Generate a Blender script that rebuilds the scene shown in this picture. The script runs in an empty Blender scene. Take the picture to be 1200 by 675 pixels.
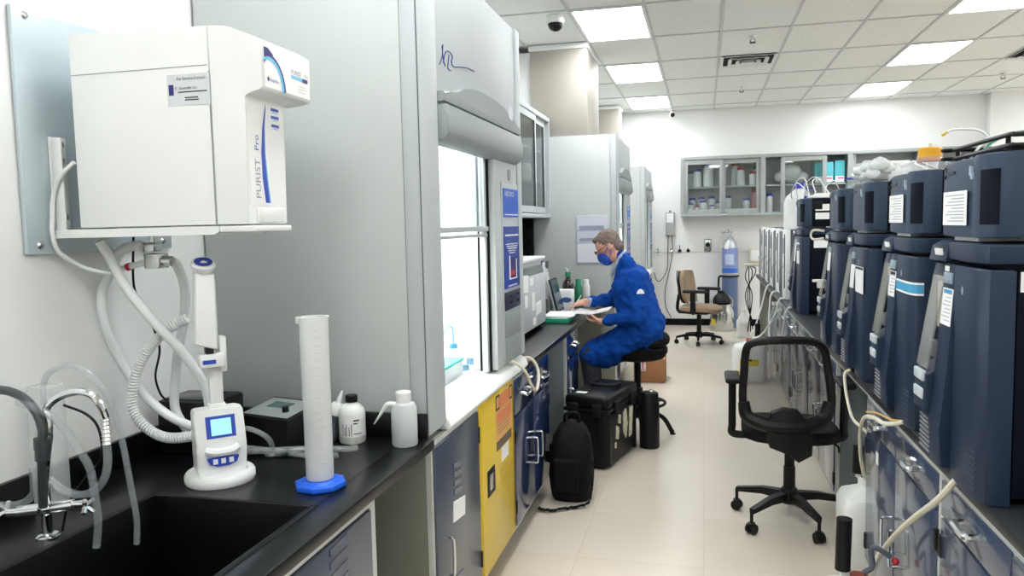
import bpy, bmesh, math, random
from math import sin, cos, pi, radians
from mathutils import Vector, Matrix
random.seed(7)
S = bpy.context.scene
COL = S.collection
# ------------------------------------------------------------------ materials
def lin(h):
    h = h.lstrip('#'); o = []
    for i in (0, 2, 4):
        c = int(h[i:i+2], 16) / 255
        o.append(c / 12.92 if c <= .04045 else ((c + .055) / 1.055) ** 2.4)
    return (*o, 1)
MATS = {}
def mat(name, hexc, rough=.5, metal=0, var=.04, scale=6, bump=0, alpha=1, coat=0, trans=0, emit=0, spec=.5, stretch=None):
    """Principled material with procedural mottling of colour (and bump)."""
    if name in MATS: return MATS[name]
    m = bpy.data.materials.new(name); m.use_nodes = True
    nt = m.node_tree; N = nt.nodes; b = N['Principled BSDF']
    tc = N.new('ShaderNodeTexCoord'); nz = N.new('ShaderNodeTexNoise')
    nz.inputs['Scale'].default_value = scale; nz.inputs['Detail'].default_value = 4
    src = tc.outputs['Object']
    if stretch:
        mp = N.new('ShaderNodeMapping'); mp.inputs['Scale'].default_value = stretch
        nt.links.new(src, mp.inputs[0]); src = mp.outputs[0]
    nt.links.new(src, nz.inputs['Vector'])
    rp = N.new('ShaderNodeValToRGB'); c = lin(hexc)
    rp.color_ramp.elements[0].position = .3; rp.color_ramp.elements[1].position = .7
    rp.color_ramp.elements[0].color = (*[max(0, x * (1 - var)) for x in c[:3]], 1)
    rp.color_ramp.elements[1].color = (*[min(1, x * (1 + var)) for x in c[:3]], 1)
    nt.links.new(nz.outputs['Fac'], rp.inputs[0]); nt.links.new(rp.outputs[0], b.inputs['Base Color'])
    b.inputs['Roughness'].default_value = rough; b.inputs['Metallic'].default_value = metal
    b.inputs['Alpha'].default_value = alpha; b.inputs['Coat Weight'].default_value = coat
    b.inputs['Coat Roughness'].default_value = .08
    b.inputs['Transmission Weight'].default_value = trans
    b.inputs['Specular IOR Level'].default_value = spec
    if emit:
        b.inputs['Emission Color'].default_value = c; b.inputs['Emission Strength'].default_value = emit
    if bump:
        bp = N.new('ShaderNodeBump'); bp.inputs['Strength'].default_value = bump; bp.inputs['Distance'].default_value = .004
        nt.links.new(nz.outputs['Fac'], bp.inputs['Height']); nt.links.new(bp.outputs[0], b.inputs['Normal'])
    MATS[name] = m
    return m
def glass(name, tint='#ffffff', refl=.12, rough=.03):
    """thin pane: see-through with a fresnel-weighted reflection"""
    if name in MATS: return MATS[name]
    m = bpy.data.materials.new(name); m.use_nodes = True
    nt = m.node_tree; N = nt.nodes; N.remove(N['Principled BSDF']); out = N['Material Output']
    t = N.new('ShaderNodeBsdfTransparent'); t.inputs[0].default_value = lin(tint)
    g = N.new('ShaderNodeBsdfGlossy'); g.inputs['Roughness'].default_value = rough
    lw = N.new('ShaderNodeLayerWeight'); lw.inputs['Blend'].default_value = .25
    mm = N.new('ShaderNodeMath'); mm.operation = 'MULTIPLY_ADD'; mm.inputs[1].default_value = .55; mm.inputs[2].default_value = refl * .4
    mx = N.new('ShaderNodeMixShader')
    nt.links.new(lw.outputs['Fresnel'], mm.inputs[0]); nt.links.new(mm.outputs[0], mx.inputs[0])
    nt.links.new(t.outputs[0], mx.inputs[1]); nt.links.new(g.outputs[0], mx.inputs[2]); nt.links.new(mx.outputs[0], out.inputs[0])
    MATS[name] = m
    return m
def emat(name, hexc, strength):
    m = mat(name, hexc, emit=strength, var=0.0)
    return m
W = mat('wall_paint', '#ecedeb', .65, var=.015, scale=3, bump=.02)
CEIL = mat('ceiling_tile', '#eceeea', .9, var=.05, scale=60, bump=.15)
GRID = mat('ceiling_grid_metal', '#c9ccca', .5, var=.02)
HOODG = mat('hood_grey_steel', '#c0c6c4', .55, var=.025, scale=2)
HOODL = mat('hood_light_steel', '#bcc3c5', .6, var=.02, scale=2)
BEZ = mat('bezel_grey', '#909998', .45, var=.02)
BEZD = mat('bezel_dark', '#5d6665', .5)
WHT = mat('white_plastic', '#eceeec', .35, var=.015)
WHT2 = mat('white_powder_steel', '#e8eae8', .4, var=.015)
LINER = mat('hood_liner_white', '#f6f7f7', .6, var=.01)
GALV = mat('pale_blue_steel', '#c3d0d6', .3, metal=.35, var=.05, scale=2)
STEEL = mat('brushed_steel', '#c8cac8', .25, metal=1, var=.05, scale=40)
DUCT = mat('duct_steel', '#aaa59b', .55, metal=.1, var=.06, scale=2.5, stretch=(1, 1, .3))
CHR = mat('chrome', '#dfe2e4', .12, metal=1, var=.03)
BLK = mat('black_plastic', '#0a0b0c', .45, var=.1, spec=.3)
BLKM = mat('black_matte', '#08080a', .7, var=.15, scale=20, spec=.2)
RUB = mat('black_rubber', '#0f1012', .6, var=.1, spec=.3)
EPOX = mat('black_epoxy', '#0b0d10', .3, var=.25, scale=14, spec=.4)
EPG = mat('sink_epoxy', '#07080a', .45, var=.2, scale=14, spec=.3)
BENCH = mat('grey_bench_epoxy', '#24272b', .35, var=.15, scale=14)
CABR = mat('cabinet_slate_blue', '#3d4a62', .22, var=.05, scale=2, coat=.6, spec=.6)
CABB = mat('cabinet_blue', '#1f3158', .18, var=.05, scale=2, coat=.6, spec=.6)
CABG = mat('cabinet_slate', '#454d5b', .28, var=.04, scale=2, coat=.3)
FRM = mat('cabinet_frame', '#c9cbc5', .4, var=.02)
OLV = mat('cabinet_side_olive', '#7c7d72', .45, var=.05)
YEL = mat('safety_yellow', '#e2c23a', .35, var=.03, coat=.2)
NAVY = mat('instrument_navy', '#1b2c43', .42, var=.04, scale=4, spec=.35)
NAVL = mat('instrument_slate', '#2c3d53', .42, var=.04, scale=4, spec=.35)
NAVD = mat('instrument_dark', '#060c18', .6, var=.05, spec=.12)
PAP = mat('paper_white', '#f1f2f0', .7, var=.015)
PRT = mat('print_grey', '#9a9ca4', .7)
INK = mat('print_black', '#22242a', .6)
BLUE = mat('print_blue', '#2a46b4', .4, var=.03)
DBLUE = mat('print_navy', '#20246e', .4)
LBLUE = mat('print_light_blue', '#6db9e0', .4)
SBLUE = mat('sign_blue', '#1c5fd0', .35, var=.1, scale=4)
SBLUED = mat('sign_dark_blue', '#123a9c', .35, var=.1)
CAPB = mat('cap_blue', '#2a35b8', .4)
CAPT = mat('teal_plastic', '#1fb5a4', .4)
RED = mat('cap_red', '#c02a36', .4)
ORG = mat('label_orange', '#e58a5c', .5)
ORG2 = mat('label_orange_pale', '#e3a866', .5)
HDPE = mat('clear_polypropylene', '#f4f7f6', .4, alpha=.58, var=.02)
HDPE2 = mat('milky_polyethylene', '#eceeea', .4, alpha=.9, var=.02)
WATER = mat('water_tint', '#8d9ba1', .1, alpha=.6)
CLR = mat('clear_vinyl', '#aab3b6', .08, alpha=.27, var=.03, spec=.9)
CLRG = glass('bottle_glass', '#eef4f4', .3)
PANE = glass('window_pane', '#f2f6f6', .12)
TUBEW = mat('white_hose', '#e6e9e8', .35, var=.02)
CREAM = mat('cream_cable', '#dcd7c2', .45)
TAN = mat('tan_fabric', '#a08c74', .85, var=.12, scale=90, bump=.2)
CARD = mat('cardboard', '#a8764f', .8, var=.06, scale=12)
AMB = mat('amber_glass', '#1c0f0b', .1, coat=.5)
GRN = mat('green_plastic', '#1f7f5c', .4)
SKIN = mat('skin', '#d9a48d', .55, var=.08, scale=14)
HAIR = mat('grey_hair', '#776a62', .8, var=.35, scale=60, bump=.4)
COAT = mat('royal_blue_cloth', '#0b4396', .85, spec=.15, var=.1, scale=10, bump=.12)
MASKB = mat('mask_cloth', '#2050b8', .8, var=.06)
PANT = mat('dark_trousers', '#2b2c31', .85, var=.1)
GASB = mat('cylinder_blue', '#5c6f92', .45, var=.06)
GASL = mat('cylinder_label_blue', '#2f62c4', .5, var=.12, scale=18)
FOAM = mat('white_foam', '#f2f2f0', .8)
AQUA = mat('aqua_card', '#58bfca', .6)
YCAP = mat('cap_yellow', '#e6a81e', .4)
TEALG = mat('dark_teal_glass', '#3f5f5f', .1, coat=.6)
BASEB = mat('cylinder_base_blue', '#1f63e0', .4)
# ------------------------------------------------------------------ mesh builder
def catmull(P, n=8):
    P = [Vector(p) for p in P]
    if len(P) < 3: return P
    Q = [P[0] * 2 - P[1]] + P + [P[-1] * 2 - P[-2]]
    out = []
    for i in range(1, len(Q) - 2):
        a, b, c, d = Q[i-1], Q[i], Q[i+1], Q[i+2]
        for k in range(n):
            t = k / n
            out.append(.5 * ((2*b) + (c-a)*t + (2*a-5*b+4*c-d)*t*t + (3*b-a-3*c+d)*t**3))
    out.append(P[-1])
    return out
class MB:
    def __init__(s): s.bm = bmesh.new(); s.bm.faces.layers.int.new('done')
    def _fin(s, m, verts=None):
        L = s.bm.faces.layers.int.get('done') or s.bm.faces.layers.int.new('done')
        for f in s.bm.faces:
            if f[L] == 0: f.material_index = m; f[L] = 1
        return s
    def face(s, pts, m=0):
        s.bm.faces.new([s.bm.verts.new(p) for p in pts]); return s._fin(m)
    def box(s, x0, x1, y0, y1, z0, z1, bev=0, m=0, seg=2, rot=None, piv=None):
        M = Matrix.Translation(((x0+x1)/2, (y0+y1)/2, (z0+z1)/2)) @ Matrix.Diagonal((abs(x1-x0), abs(y1-y0), abs(z1-z0), 1))
        if rot is not None:
            c = Vector(piv) if piv else Vector(((x0+x1)/2, (y0+y1)/2, (z0+z1)/2))
            M = Matrix.Translation(c) @ rot.to_4x4() @ Matrix.Translation(-c) @ M
        r = bmesh.ops.create_cube(s.bm, size=1, matrix=M)
        if bev:
            es = list({e for v in r['verts'] for e in v.link_edges})
            bmesh.ops.bevel(s.bm, geom=es, offset=bev, segments=seg, affect='EDGES', profile=.5)
        return s._fin(m)
    def prism(s, poly, axis, a, b, m=0, bev=0):
        def P(u, v, w):
            return {'x': (w, u, v), 'y': (u, w, v), 'z': (u, v, w)}[axis]
        A = [s.bm.verts.new(P(u, v, a)) for u, v in poly]; B = [s.bm.verts.new(P(u, v, b)) for u, v in poly]
        fs = [s.bm.faces.new(A), s.bm.faces.new(B[::-1])]
        n = len(poly)
        for i in range(n): fs.append(s.bm.faces.new((A[i], B[i], B[(i+1) % n], A[(i+1) % n])))
        if bev:
            es = list({e for f in fs[:2] for e in f.edges})
            bmesh.ops.bevel(s.bm, geom=es, offset=bev, segments=2, affect='EDGES', profile=.5)
        return s._fin(m)
    def lathe(s, prof, c=(0, 0, 0), seg=24, m=0, M=None, sx=1, sy=1):
        M = M or Matrix(); c = Vector(c); rings = []
        for r, z in prof:
            if r < 1e-5: rings.append([s.bm.verts.new(c + (M @ Vector((0, 0, z))))])
            else: rings.append([s.bm.verts.new(c + (M @ Vector((r*cos(2*pi*k/seg)*sx, r*sin(2*pi*k/seg)*sy, z)))) for k in range(seg)])
        for A, B in zip(rings, rings[1:]):
            for k in range(seg):
                q = (k+1) % seg
                if len(A) == 1 and len(B) == 1: continue
                if len(A) == 1: s.bm.faces.new((A[0], B[k], B[q]))
                elif len(B) == 1: s.bm.faces.new((A[k], B[0], A[q]))
                else: s.bm.faces.new((A[k], A[q], B[q], B[k]))
        if len(rings[0]) > 1: s.bm.faces.new(rings[0][::-1])
        if len(rings[-1]) > 1: s.bm.faces.new(rings[-1])
        return s._fin(m)
    def cyl(s, p0, p1, r, r1=None, seg=16, m=0):
        p0, p1 = Vector(p0), Vector(p1); d = p1 - p0
        M = d.to_track_quat('Z', 'Y').to_matrix().to_4x4()
        return s.lathe([(r, 0), (r if r1 is None else r1, d.length)], p0, seg, m, M)
    def tube(s, P, r, seg=8, m=0, n=8, smooth=True, hollow=False):
        P = catmull(P, n) if smooth else [Vector(p) for p in P]
        rr = r if callable(r) else (lambda t: r)
        T = [(P[min(i+1, len(P)-1)] - P[max(i-1, 0)]).normalized() for i in range(len(P))]
        u = T[0].orthogonal().normalized(); rings = []
        for i, (p, t) in enumerate(zip(P, T)):
            u = (u - t * u.dot(t)).normalized(); v = t.cross(u); R = rr(i / max(1, len(P)-1))
            rings.append([s.bm.verts.new(p + R * (u*cos(2*pi*k/seg) + v*sin(2*pi*k/seg))) for k in range(seg)])
        for A, B in zip(rings, rings[1:]):
            for k in range(seg): s.bm.faces.new((A[k], A[(k+1) % seg], B[(k+1) % seg], B[k]))
        if not hollow:
            s.bm.faces.new(rings[0][::-1]); s.bm.faces.new(rings[-1])
        return s._fin(m)
    def ball(s, c, r, m=0, sc=(1, 1, 1), seg=16):
        bmesh.ops.create_uvsphere(s.bm, u_segments=seg, v_segments=seg*2//3, radius=r, matrix=Matrix.Translation(c) @ Matrix.Diagonal((*sc, 1)))
        return s._fin(m)
    def text(s, t, size, org, right, up, m=0, align='LEFT', lift=.0006):
        cu = bpy.data.curves.new('t', 'FONT'); cu.body = t; cu.size = size; cu.align_x = align; cu.resolution_u = 2
        o = bpy.data.objects.new('t', cu); me = bpy.data.meshes.new_from_object(o)
        R, U = Vector(right).normalized(), Vector(up).normalized(); Nn = R.cross(U)
        M = Matrix.Translation(Vector(org) + Nn * lift) @ Matrix((R, U, Nn)).transposed().to_4x4()
        me.transform(M); s.bm.from_mesh(me)
        bpy.data.objects.remove(o); bpy.data.curves.remove(cu); bpy.data.meshes.remove(me)
        return s._fin(m)
    def build(s, name, mats, parent=None, smooth=True, ang=35, local=False):
        if not isinstance(mats, (list, tuple)): mats = [mats]
        bmesh.ops.recalc_face_normals(s.bm, faces=s.bm.faces)
        if parent is not None and not local:
            s.bm.transform(ROOTM[parent.name].inverted())
        L = s.bm.faces.layers.int.get('done')
        if L: s.bm.faces.layers.int.remove(L)
        me = bpy.data.meshes.new(name); s.bm.to_mesh(me); s.bm.free()
        for x in mats: me.materials.append(x)
        if smooth:
            for p in me.polygons: p.use_smooth = True
            me.set_sharp_from_angle(angle=radians(ang))
        o = bpy.data.objects.new(name, me); COL.objects.link(o)
        if parent is not None: o.parent = parent; ROOTM[o.name] = ROOTM[parent.name]
        else: ROOTM[o.name] = Matrix()
        return o
ROOTM = {}
def thing(name, label, cat, loc=(0, 0, 0), rz=0, group=None):
    o = bpy.data.objects.new(name, None); COL.objects.link(o); o.location = loc; o.rotation_euler = (0, 0, rz)
    o.empty_display_size = .05
    o['label'] = label; o['category'] = cat
    if group: o['group'] = group
    ROOTM[o.name] = Matrix.Translation(loc) @ Matrix.Rotation(rz, 4, 'Z')
    return o
def tag(o, label, cat, group=None):
    o['label'] = label; o['category'] = cat
    if group: o['group'] = group
    return o
def struct(o): o['kind'] = 'structure'; return o
def copy_tree(o, parent=None):
    c = o.copy(); COL.objects.link(c)
    if parent is not None: c.parent = parent
    for ch in list(o.children): copy_tree(ch, c)
    return c
def dup(src, label, loc, rz=0, group=None):
    c = copy_tree(src); c.location = loc; c.rotation_euler = (0, 0, rz); c['label'] = label
    if group: c['group'] = group
    ROOTM[c.name] = Matrix.Translation(loc) @ Matrix.Rotation(rz, 4, 'Z')
    return c
def loop_handle(p0, p1, out, r=.005):
    """wire pull between two points, standing off by vector out"""
    p0, p1, o = Vector(p0), Vector(p1), Vector(out)
    return MB().tube([p0, p0 + o*.8, p0 + o + (p1-p0)*.12, p1 + o - (p1-p0)*.12, p1 + o*.8, p1], r, n=5)
# ------------------------------------------------------------------ camera
f, yaw, pitch, roll = 900.0, 0.2448500412596752, 0.08144706394131888, -0.02115765317313255
fwd = Vector((-sin(yaw)*cos(pitch), cos(yaw)*cos(pitch), -sin(pitch)))
rt0 = Vector((cos(yaw), sin(yaw), 0)); up0 = rt0.cross(fwd)
rt = cos(roll)*rt0 + sin(roll)*up0; up = -sin(roll)*rt0 + cos(roll)*up0
cam = bpy.data.objects.new('camera', bpy.data.cameras.new('camera')); COL.objects.link(cam)
cam.matrix_world = Matrix.Translation((0, 0, 1.65)) @ Matrix((rt, up, -fwd)).transposed().to_4x4()
cam.data.sensor_width = 36; cam.data.lens = f / 1200 * 36; cam.data.clip_start = .05
S.camera = cam
S.view_settings.view_transform = 'Standard'; S.view_settings.look = 'None'; S.view_settings.gamma = 1
S.view_settings.exposure = 1.08; S.view_settings.use_curve_mapping = False
w = bpy.data.worlds.new('world'); S.world = w; w.use_nodes = True
w.node_tree.nodes['Background'].inputs[0].default_value = (.9, .95, 1, 1); w.node_tree.nodes['Background'].inputs[1].default_value = .05
try:
    S.cycles.use_denoising = True; S.cycles.max_bounces = 10; S.cycles.transparent_max_bounces = 16; S.cycles.caustics_reflective = False
    S.cycles.sample_clamp_indirect = 6
except Exception: pass
# ------------------------------------------------------------------ room shell
XL, XR, YB, YF, ZC = -1.8, 6.6, 12.5, -3.2, 3.39
def floor_mat():
    m = bpy.data.materials.new('vinyl_tile_floor'); m.use_nodes = True; nt = m.node_tree; N = nt.nodes; b = N['Principled BSDF']
    tc = N.new('ShaderNodeTexCoord'); br = N.new('ShaderNodeTexBrick'); br.offset = 0
    for k, v in (('Color1', lin('#d6cdbf')), ('Color2', lin('#d0c6b6')), ('Mortar', lin('#bdb3a3'))): br.inputs[k].default_value = v
    br.inputs['Scale'].default_value = 1; br.inputs['Mortar Size'].default_value = .0018; br.inputs['Mortar Smooth'].default_value = .3
    br.inputs['Brick Width'].default_value = .61; br.inputs['Row Height'].default_value = .61; br.inputs['Bias'].default_value = 0
    nz = N.new('ShaderNodeTexNoise'); nz.inputs['Scale'].default_value = 5; nz.inputs['Detail'].default_value = 6
    mx = N.new('ShaderNodeMix'); mx.data_type = 'RGBA'; mx.blend_type = 'MULTIPLY'; mx.inputs[0].default_value = .25
    nt.links.new(tc.outputs['Object'], br.inputs[0]); nt.links.new(tc.outputs['Object'], nz.inputs[0])
    rp = N.new('ShaderNodeValToRGB'); rp.color_ramp.elements[0].color = (.78, .77, .74, 1); rp.color_ramp.elements[1].color = (1, 1, 1, 1)
    nt.links.new(nz.outputs[0], rp.inputs[0]); nt.links.new(br.outputs[0], mx.inputs[6]); nt.links.new(rp.outputs[0], mx.inputs[7])
    nt.links.new(mx.outputs[2], b.inputs['Base Color']); b.inputs['Roughness'].default_value = .28; b.inputs['Specular IOR Level'].default_value = .4
    return m
struct(MB().box(XL-.1, XR+.1, YF-.1, YB+.1, -.1, 0).build('floor', floor_mat()))
struct(MB().box(XL-.1, XR+.1, YF-.1, YB+.1, ZC, ZC+.1).build('ceiling', CEIL))
struct(MB().box(XL-.1, XL, YF, YB, 0, ZC).build('wall_left', W))
struct(MB().box(XR, XR+.1, YF, YB, 0, ZC).build('wall_right', W))
struct(MB().box(XL-.1, XR+.1, YB, YB+.1, 0, ZC).build('wall_back', W))
struct(MB().box(XL-.1, XR+.1, YF-.1, YF, 0, ZC).build('wall_front', W))
struct(MB().box(3.95, XR, YB-.14, YB, 0, ZC).build('wall_pier', W))
struct(MB().box(XL, 3.95, YB-.012, YB, 0, .105, .003).build('baseboard_back', BLKM))
struct(MB().box(XL, 3.95, YB-.008, YB, 1.16, 1.17, 0).build('trim_1', FRM))
gx = [-1.687 + .6165*k for k in range(0, 14)]; gy = [-2.81 + 1.145*k for k in range(0, 14)]
g = MB()
for x in gx: g.box(x-.012, x+.012, YF, YB, ZC-.008, ZC)
for y in gy: g.box(XL, XR, y-.012, y+.012, ZC-.0075, ZC)
struct(g.build('trim_2', GRID))
# ceiling lights
LIT = emat('light_diffuser', '#fbfdff', 8.5)
def light_panel(i, j, label, first=[None]):
    loc = (gx[i] + .308, gy[j] + .5725, ZC - .002)
    if first[0]: return dup(first[0], label, loc, 0, 'recessed ceiling light panels')
    t = thing('ceiling_light', label, 'light', loc, 0, 'recessed ceiling light panels')
    fr = MB()
    for a in (-1, 1):
        fr.box(a*.29-.012, a*.29+.012, -.555, .555, -.012, 0, m=0); fr.box(-.302, .302, a*.545-.012, a*.545+.012, -.0118, 0, m=0)
    fr.build('light_frame', WHT2, t, local=True)
    MB().box(-.285, .285, -.535, .535, -.008, -.004).build('light_diffuser', LIT, t, local=True)
    first[0] = t; return t
names = {(1, 8): 'ceiling light panel nearest the dome camera, above the fume hoods', (1, 10): 'middle ceiling light panel of the left row over the aisle',
         (1, 12): 'farthest ceiling light panel of the left row, just before the back wall', (6, 8): 'ceiling light panel cut off at the top right corner of the view',
         (6, 10): 'middle ceiling light panel of the right row beyond the analysers', (6, 12): 'farthest ceiling light panel of the right row near the back wall'}
spots = [(i, j) for i in (1, 6, 11) for j in (2, 4, 6, 8, 10, 12)] + [(3, 1)]  # last panel, off the rows, is unseen fill added for the near left
for i, j in spots:
        light_panel(i, j, names.get((i, j), 'recessed white ceiling light panel outside the view over the lab floor'))
def ceiling_vent(loc, label, first=[None]):
    if first[0]: return dup(first[0], label, loc, 0, 'ceiling air vents')
    t = thing('ceiling_vent', label, 'vent', loc, 0, 'ceiling air vents')
    b = MB(); b.box(-.275, .275, -.275, .275, -.006, 0); b.build('vent_backing', BLKM, t, local=True)
    v = MB()
    for k, h in ((.27, .012), (.19, .022), (.11, .03), (.05, .034)):
        for sx, sy in ((1, 0), (-1, 0), (0, 1), (0, -1)):
            R = Matrix.Rotation(radians(35) * (1 if sx + sy > 0 else 1), 3, 'Y')
            if sx: v.box(sx*k-.022, sx*k+.022, -k, k, -h, -h+.004, rot=Matrix.Rotation(radians(28)*sx, 3, 'Y'))
            else: v.box(-k, k, sy*k-.022, sy*k+.022, -h, -h+.004, rot=Matrix.Rotation(radians(-28)*sy, 3, 'X'))
    v.build('louver', WHT2, t, local=True)
    first[0] = t; return t
ceiling_vent((.473, 8.89, ZC-.001), 'square louvered ceiling air vent between two sprinkler heads')
ceiling_vent((3.55, 9.55, ZC-.001), 'square louvered ceiling air vent at the right edge, past the right lights')
def sprinkler(x, y, label, first=[None]):
    if first[0]: return dup(first[0], label, (x, y, ZC-.001), 0, 'ceiling sprinkler heads')
    t = thing('sprinkler_head', label, 'sprinkler', (x, y, ZC-.001), 0, 'ceiling sprinkler heads')
    MB().lathe([(.001, 0), (.04, -.001), (.036, -.008), (.012, -.012), (.012, -.03), (.001, -.031)]).build('escutcheon', CHR, t, local=True)
    a = MB(); a.tube([(.012, 0, -.028), (.024, 0, -.045), (.006, 0, -.062)], .003); a.tube([(-.012, 0, -.028), (-.024, 0, -.045), (-.006, 0, -.062)], .003)
    a.lathe([(.001, -.06), (.03, -.061), (.03, -.065), (.001, -.066)]); a.build('deflector', BLK, t, local=True)
    first[0] = t; return t
sprinkler(.456, 7.78, 'small dark sprinkler head on the ceiling, in front of the central vent')
sprinkler(.49, 10.67, 'small dark sprinkler head on the ceiling, behind the central vent')
sprinkler(3.59, 10.84, 'small dark sprinkler head on the ceiling at far right')
t = thing('dome_camera', 'black domed security camera on the ceiling beside the nearest light panel', 'camera', (-1.2, 6.5, ZC-.003))
MB().lathe([(.001, 0), (.075, 0), (.075, -.05), (.066, -.06)], t.location).build('camera_housing', WHT, t)
MB().lathe([(.064, -.056), (.062, -.08), (.048, -.105), (.025, -.12), (.001, -.124)], t.location).build('camera_dome', BLK, t)
t = thing('bullet_camera', 'small white bullet camera at the top of the back wall', 'camera', (-.47, 12.2, ZC-.01))
b = MB(); b.lathe([(.001, 0), (.05, 0), (.05, -.02), (.001, -.021)], t.location); b.cyl((-.47, 12.2, 3.36), (-.47, 12.2, 3.30), .014)
b.build('mount', WHT, t); b = MB(); b.cyl((-.47, 12.24, 3.30), (-.45, 12.08, 3.27), .04); b.build('camera_body', WHT, t)
MB().cyl((-.45, 12.082, 3.27), (-.4475, 12.062, 3.266), .033).build('lens', BLK, t)
# ------------------------------------------------------------------ sink bench, left foreground
t = thing('sink_counter', 'black epoxy sink counter with splashback along the left wall', 'counter', (-1.35, 1.3, .876))
b = MB()
b.box(-1.797, -1.50, .2, 2.483, .876, .914, .004); b.box(-1.015, -.91, .2, 2.483, .876, .914, .006)
b.box(-1.505, -1.01, 1.81, 2.483, .8762, .9138); b.box(-1.505, -1.01, .2, .95, .8762, .9138)
b.build('worktop', EPOX, t)
b = MB(); b.box(-1.797, -1.778, .2, 2.483, .9145, 1.002, .004); b.box(-1.777, -.93, 2.464, 2.483, .9145, 1.002, .004); b.build('splashback', EPOX, t)
b = MB()
for a in ((-1.515, -1.495, .95, 1.81), (-1.02, -1.0, .95, 1.81), (-1.515, -1.0, 1.795, 1.815), (-1.515, -1.0, .94, .96)):
    b.box(*a, .68, .917, .004)
b.box(-1.515, -1.0, .945, 1.815, .665, .68); b.build('sink_basin', EPG, t)
t = thing('sink_cabinet', 'slate blue base cabinet under the black sink counter at bottom left', 'cabinet', (-1.35, 1.1, 0))
b = MB(); b.box(-1.75, -.965, .22, 1.98, .1, .64); b.box(-1.75, -1.68, .22, 1.98, .64, .874); b.box(-.99, -.965, .22, 1.98, .64, .874); b.box(-1.75, -.965, 1.9, 1.98, .64, .874); b.build('carcass', OLV, t)
b = MB()
b.box(-.966, -.945, .2, 2.05, .838, .874, .002); b.box(-.966, -.945, 2.012, 2.05, .1, .84, .002); b.box(-.966, -.945, .2, 2.05, .1, .13, .002); b.box(-.966, -.945, .98, 1.01, .1, .84, .002)
b.build('frame', FRM, t)
MB().box(-1.7, -1.02, .24, 1.95, .002, .099).build('toe_kick', BLKM, t)
for y0, y1 in ((.23, .978), (1.014, 2.008)):
    d = MB().box(-.96, -.938, y0, y1, .135, .834, .003).build('door', CABG, t)
    v = MB(); yc = y1 - .26
    for k in range(4): v.prism([(yc, .70+.035*k), (yc+.1, .705+.035*k), (yc+.1, .725+.035*k), (yc, .718+.035*k)], 'x', -.9385, -.9355)
    v.build('vent_slots', CABB, d)
    loop_handle((-.938, y0+.06, .5), (-.938, y0+.06, .37), (.03, 0, 0)).build('handle', CHR, d)
    MB().box(-.945, -.93, y1-.004, y1+.02, .3, .36, .002).build('hinge', BLK, d)
# ------------------------------------------------------------------ wall plate, bracket, water purifier
t = thing('mounting_plate', 'pale blue steel mounting plate bolted to the left wall', 'panel', (-1.79, 2.0, 1.6))
MB().box(-1.798, -1.783, 1.712, 2.30, 1.597, 2.266, .004).build('plate', GALV, t)
for y, z in ((1.755, 2.245), (1.755, 1.622), (2.255, 2.245), (2.255, 1.622)):
    MB().lathe([(.001, .006), (.007, .005), (.011, 0)], (-1.783, y, z), 12, 0, Matrix.Rotation(pi/2, 4, 'Y')).build('bolt', STEEL, t)
t = thing('wall_bracket', 'white steel shelf bracket holding the water purifier on the plate', 'bracket', (-1.6, 1.9, 1.64))
b = MB()
for y in (1.80, 2.03):
    b.box(-1.782, -1.772, y, y+.055, 1.667, 1.925, .003); b.box(-1.771, -1.738, y, y+.006, 1.64, 1.92, .002)
    b.prism([(-1.77, 1.64), (-1.26, 1.642), (-1.245, 1.65), (-1.245, 1.664), (-1.77, 1.664)], 'y', y-.006, y+.014)
b.box(-1.245, -1.135, 1.795, 1.975, 1.648, 1.664, .003); b.box(-1.765, -1.25, 1.815, 2.028, 1.658, 1.664)
b.build('bracket_arms', WHT2, t)
for z in (1.70, 1.86, 1.905):
    MB().lathe([(.001, .007), (.008, .006), (.009, 0)], (-1.772, 1.835, z), 10, 0, Matrix.Rotation(pi/2, 4, 'Y')).build('bolt', STEEL, t)
t = thing('water_purifier', 'boxy white wall mounted water purifier with blue swoosh front panel', 'water purifier', (-1.45, 1.92, 1.666))
b = MB(); b.prism([(-1.69, 1.668), (-1.256, 1.668), (-1.256, 2.186), (-1.69, 2.196)], 'y', 1.80, 2.06, bev=.004); b.build('housing', WHT, t)
b = MB(); b.box(-1.688, -1.26, 1.7988, 1.801, 2.0845, 2.0865); b.box(-1.2572, -1.2552, 1.7988, 1.801, 1.67, 2.07); b.build('seam', PRT, t)
b = MB(); top = [(-1.254, 2.186), (-1.215, 2.183), (-1.18, 2.174), (-1.14, 2.157), (-1.112, 2.141), (-1.102, 2.132)]
b.prism([(-1.254, 1.668), (-1.16, 1.668), (-1.156, 1.672), (-1.156, 2.004), (-1.135, 2.008), (-1.106, 2.014), (-1.10, 2.022)] + top[::-1], 'y', 1.8005, 1.99, bev=.004)
b.prism([(-1.254, 2.03), (-1.175, 2.004), (-1.135, 2.008), (-1.106, 2.014), (-1.10, 2.022)] + top[::-1], 'y', 1.985, 2.058, bev=.004)
b.build('front_cover', WHT, t)
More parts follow.
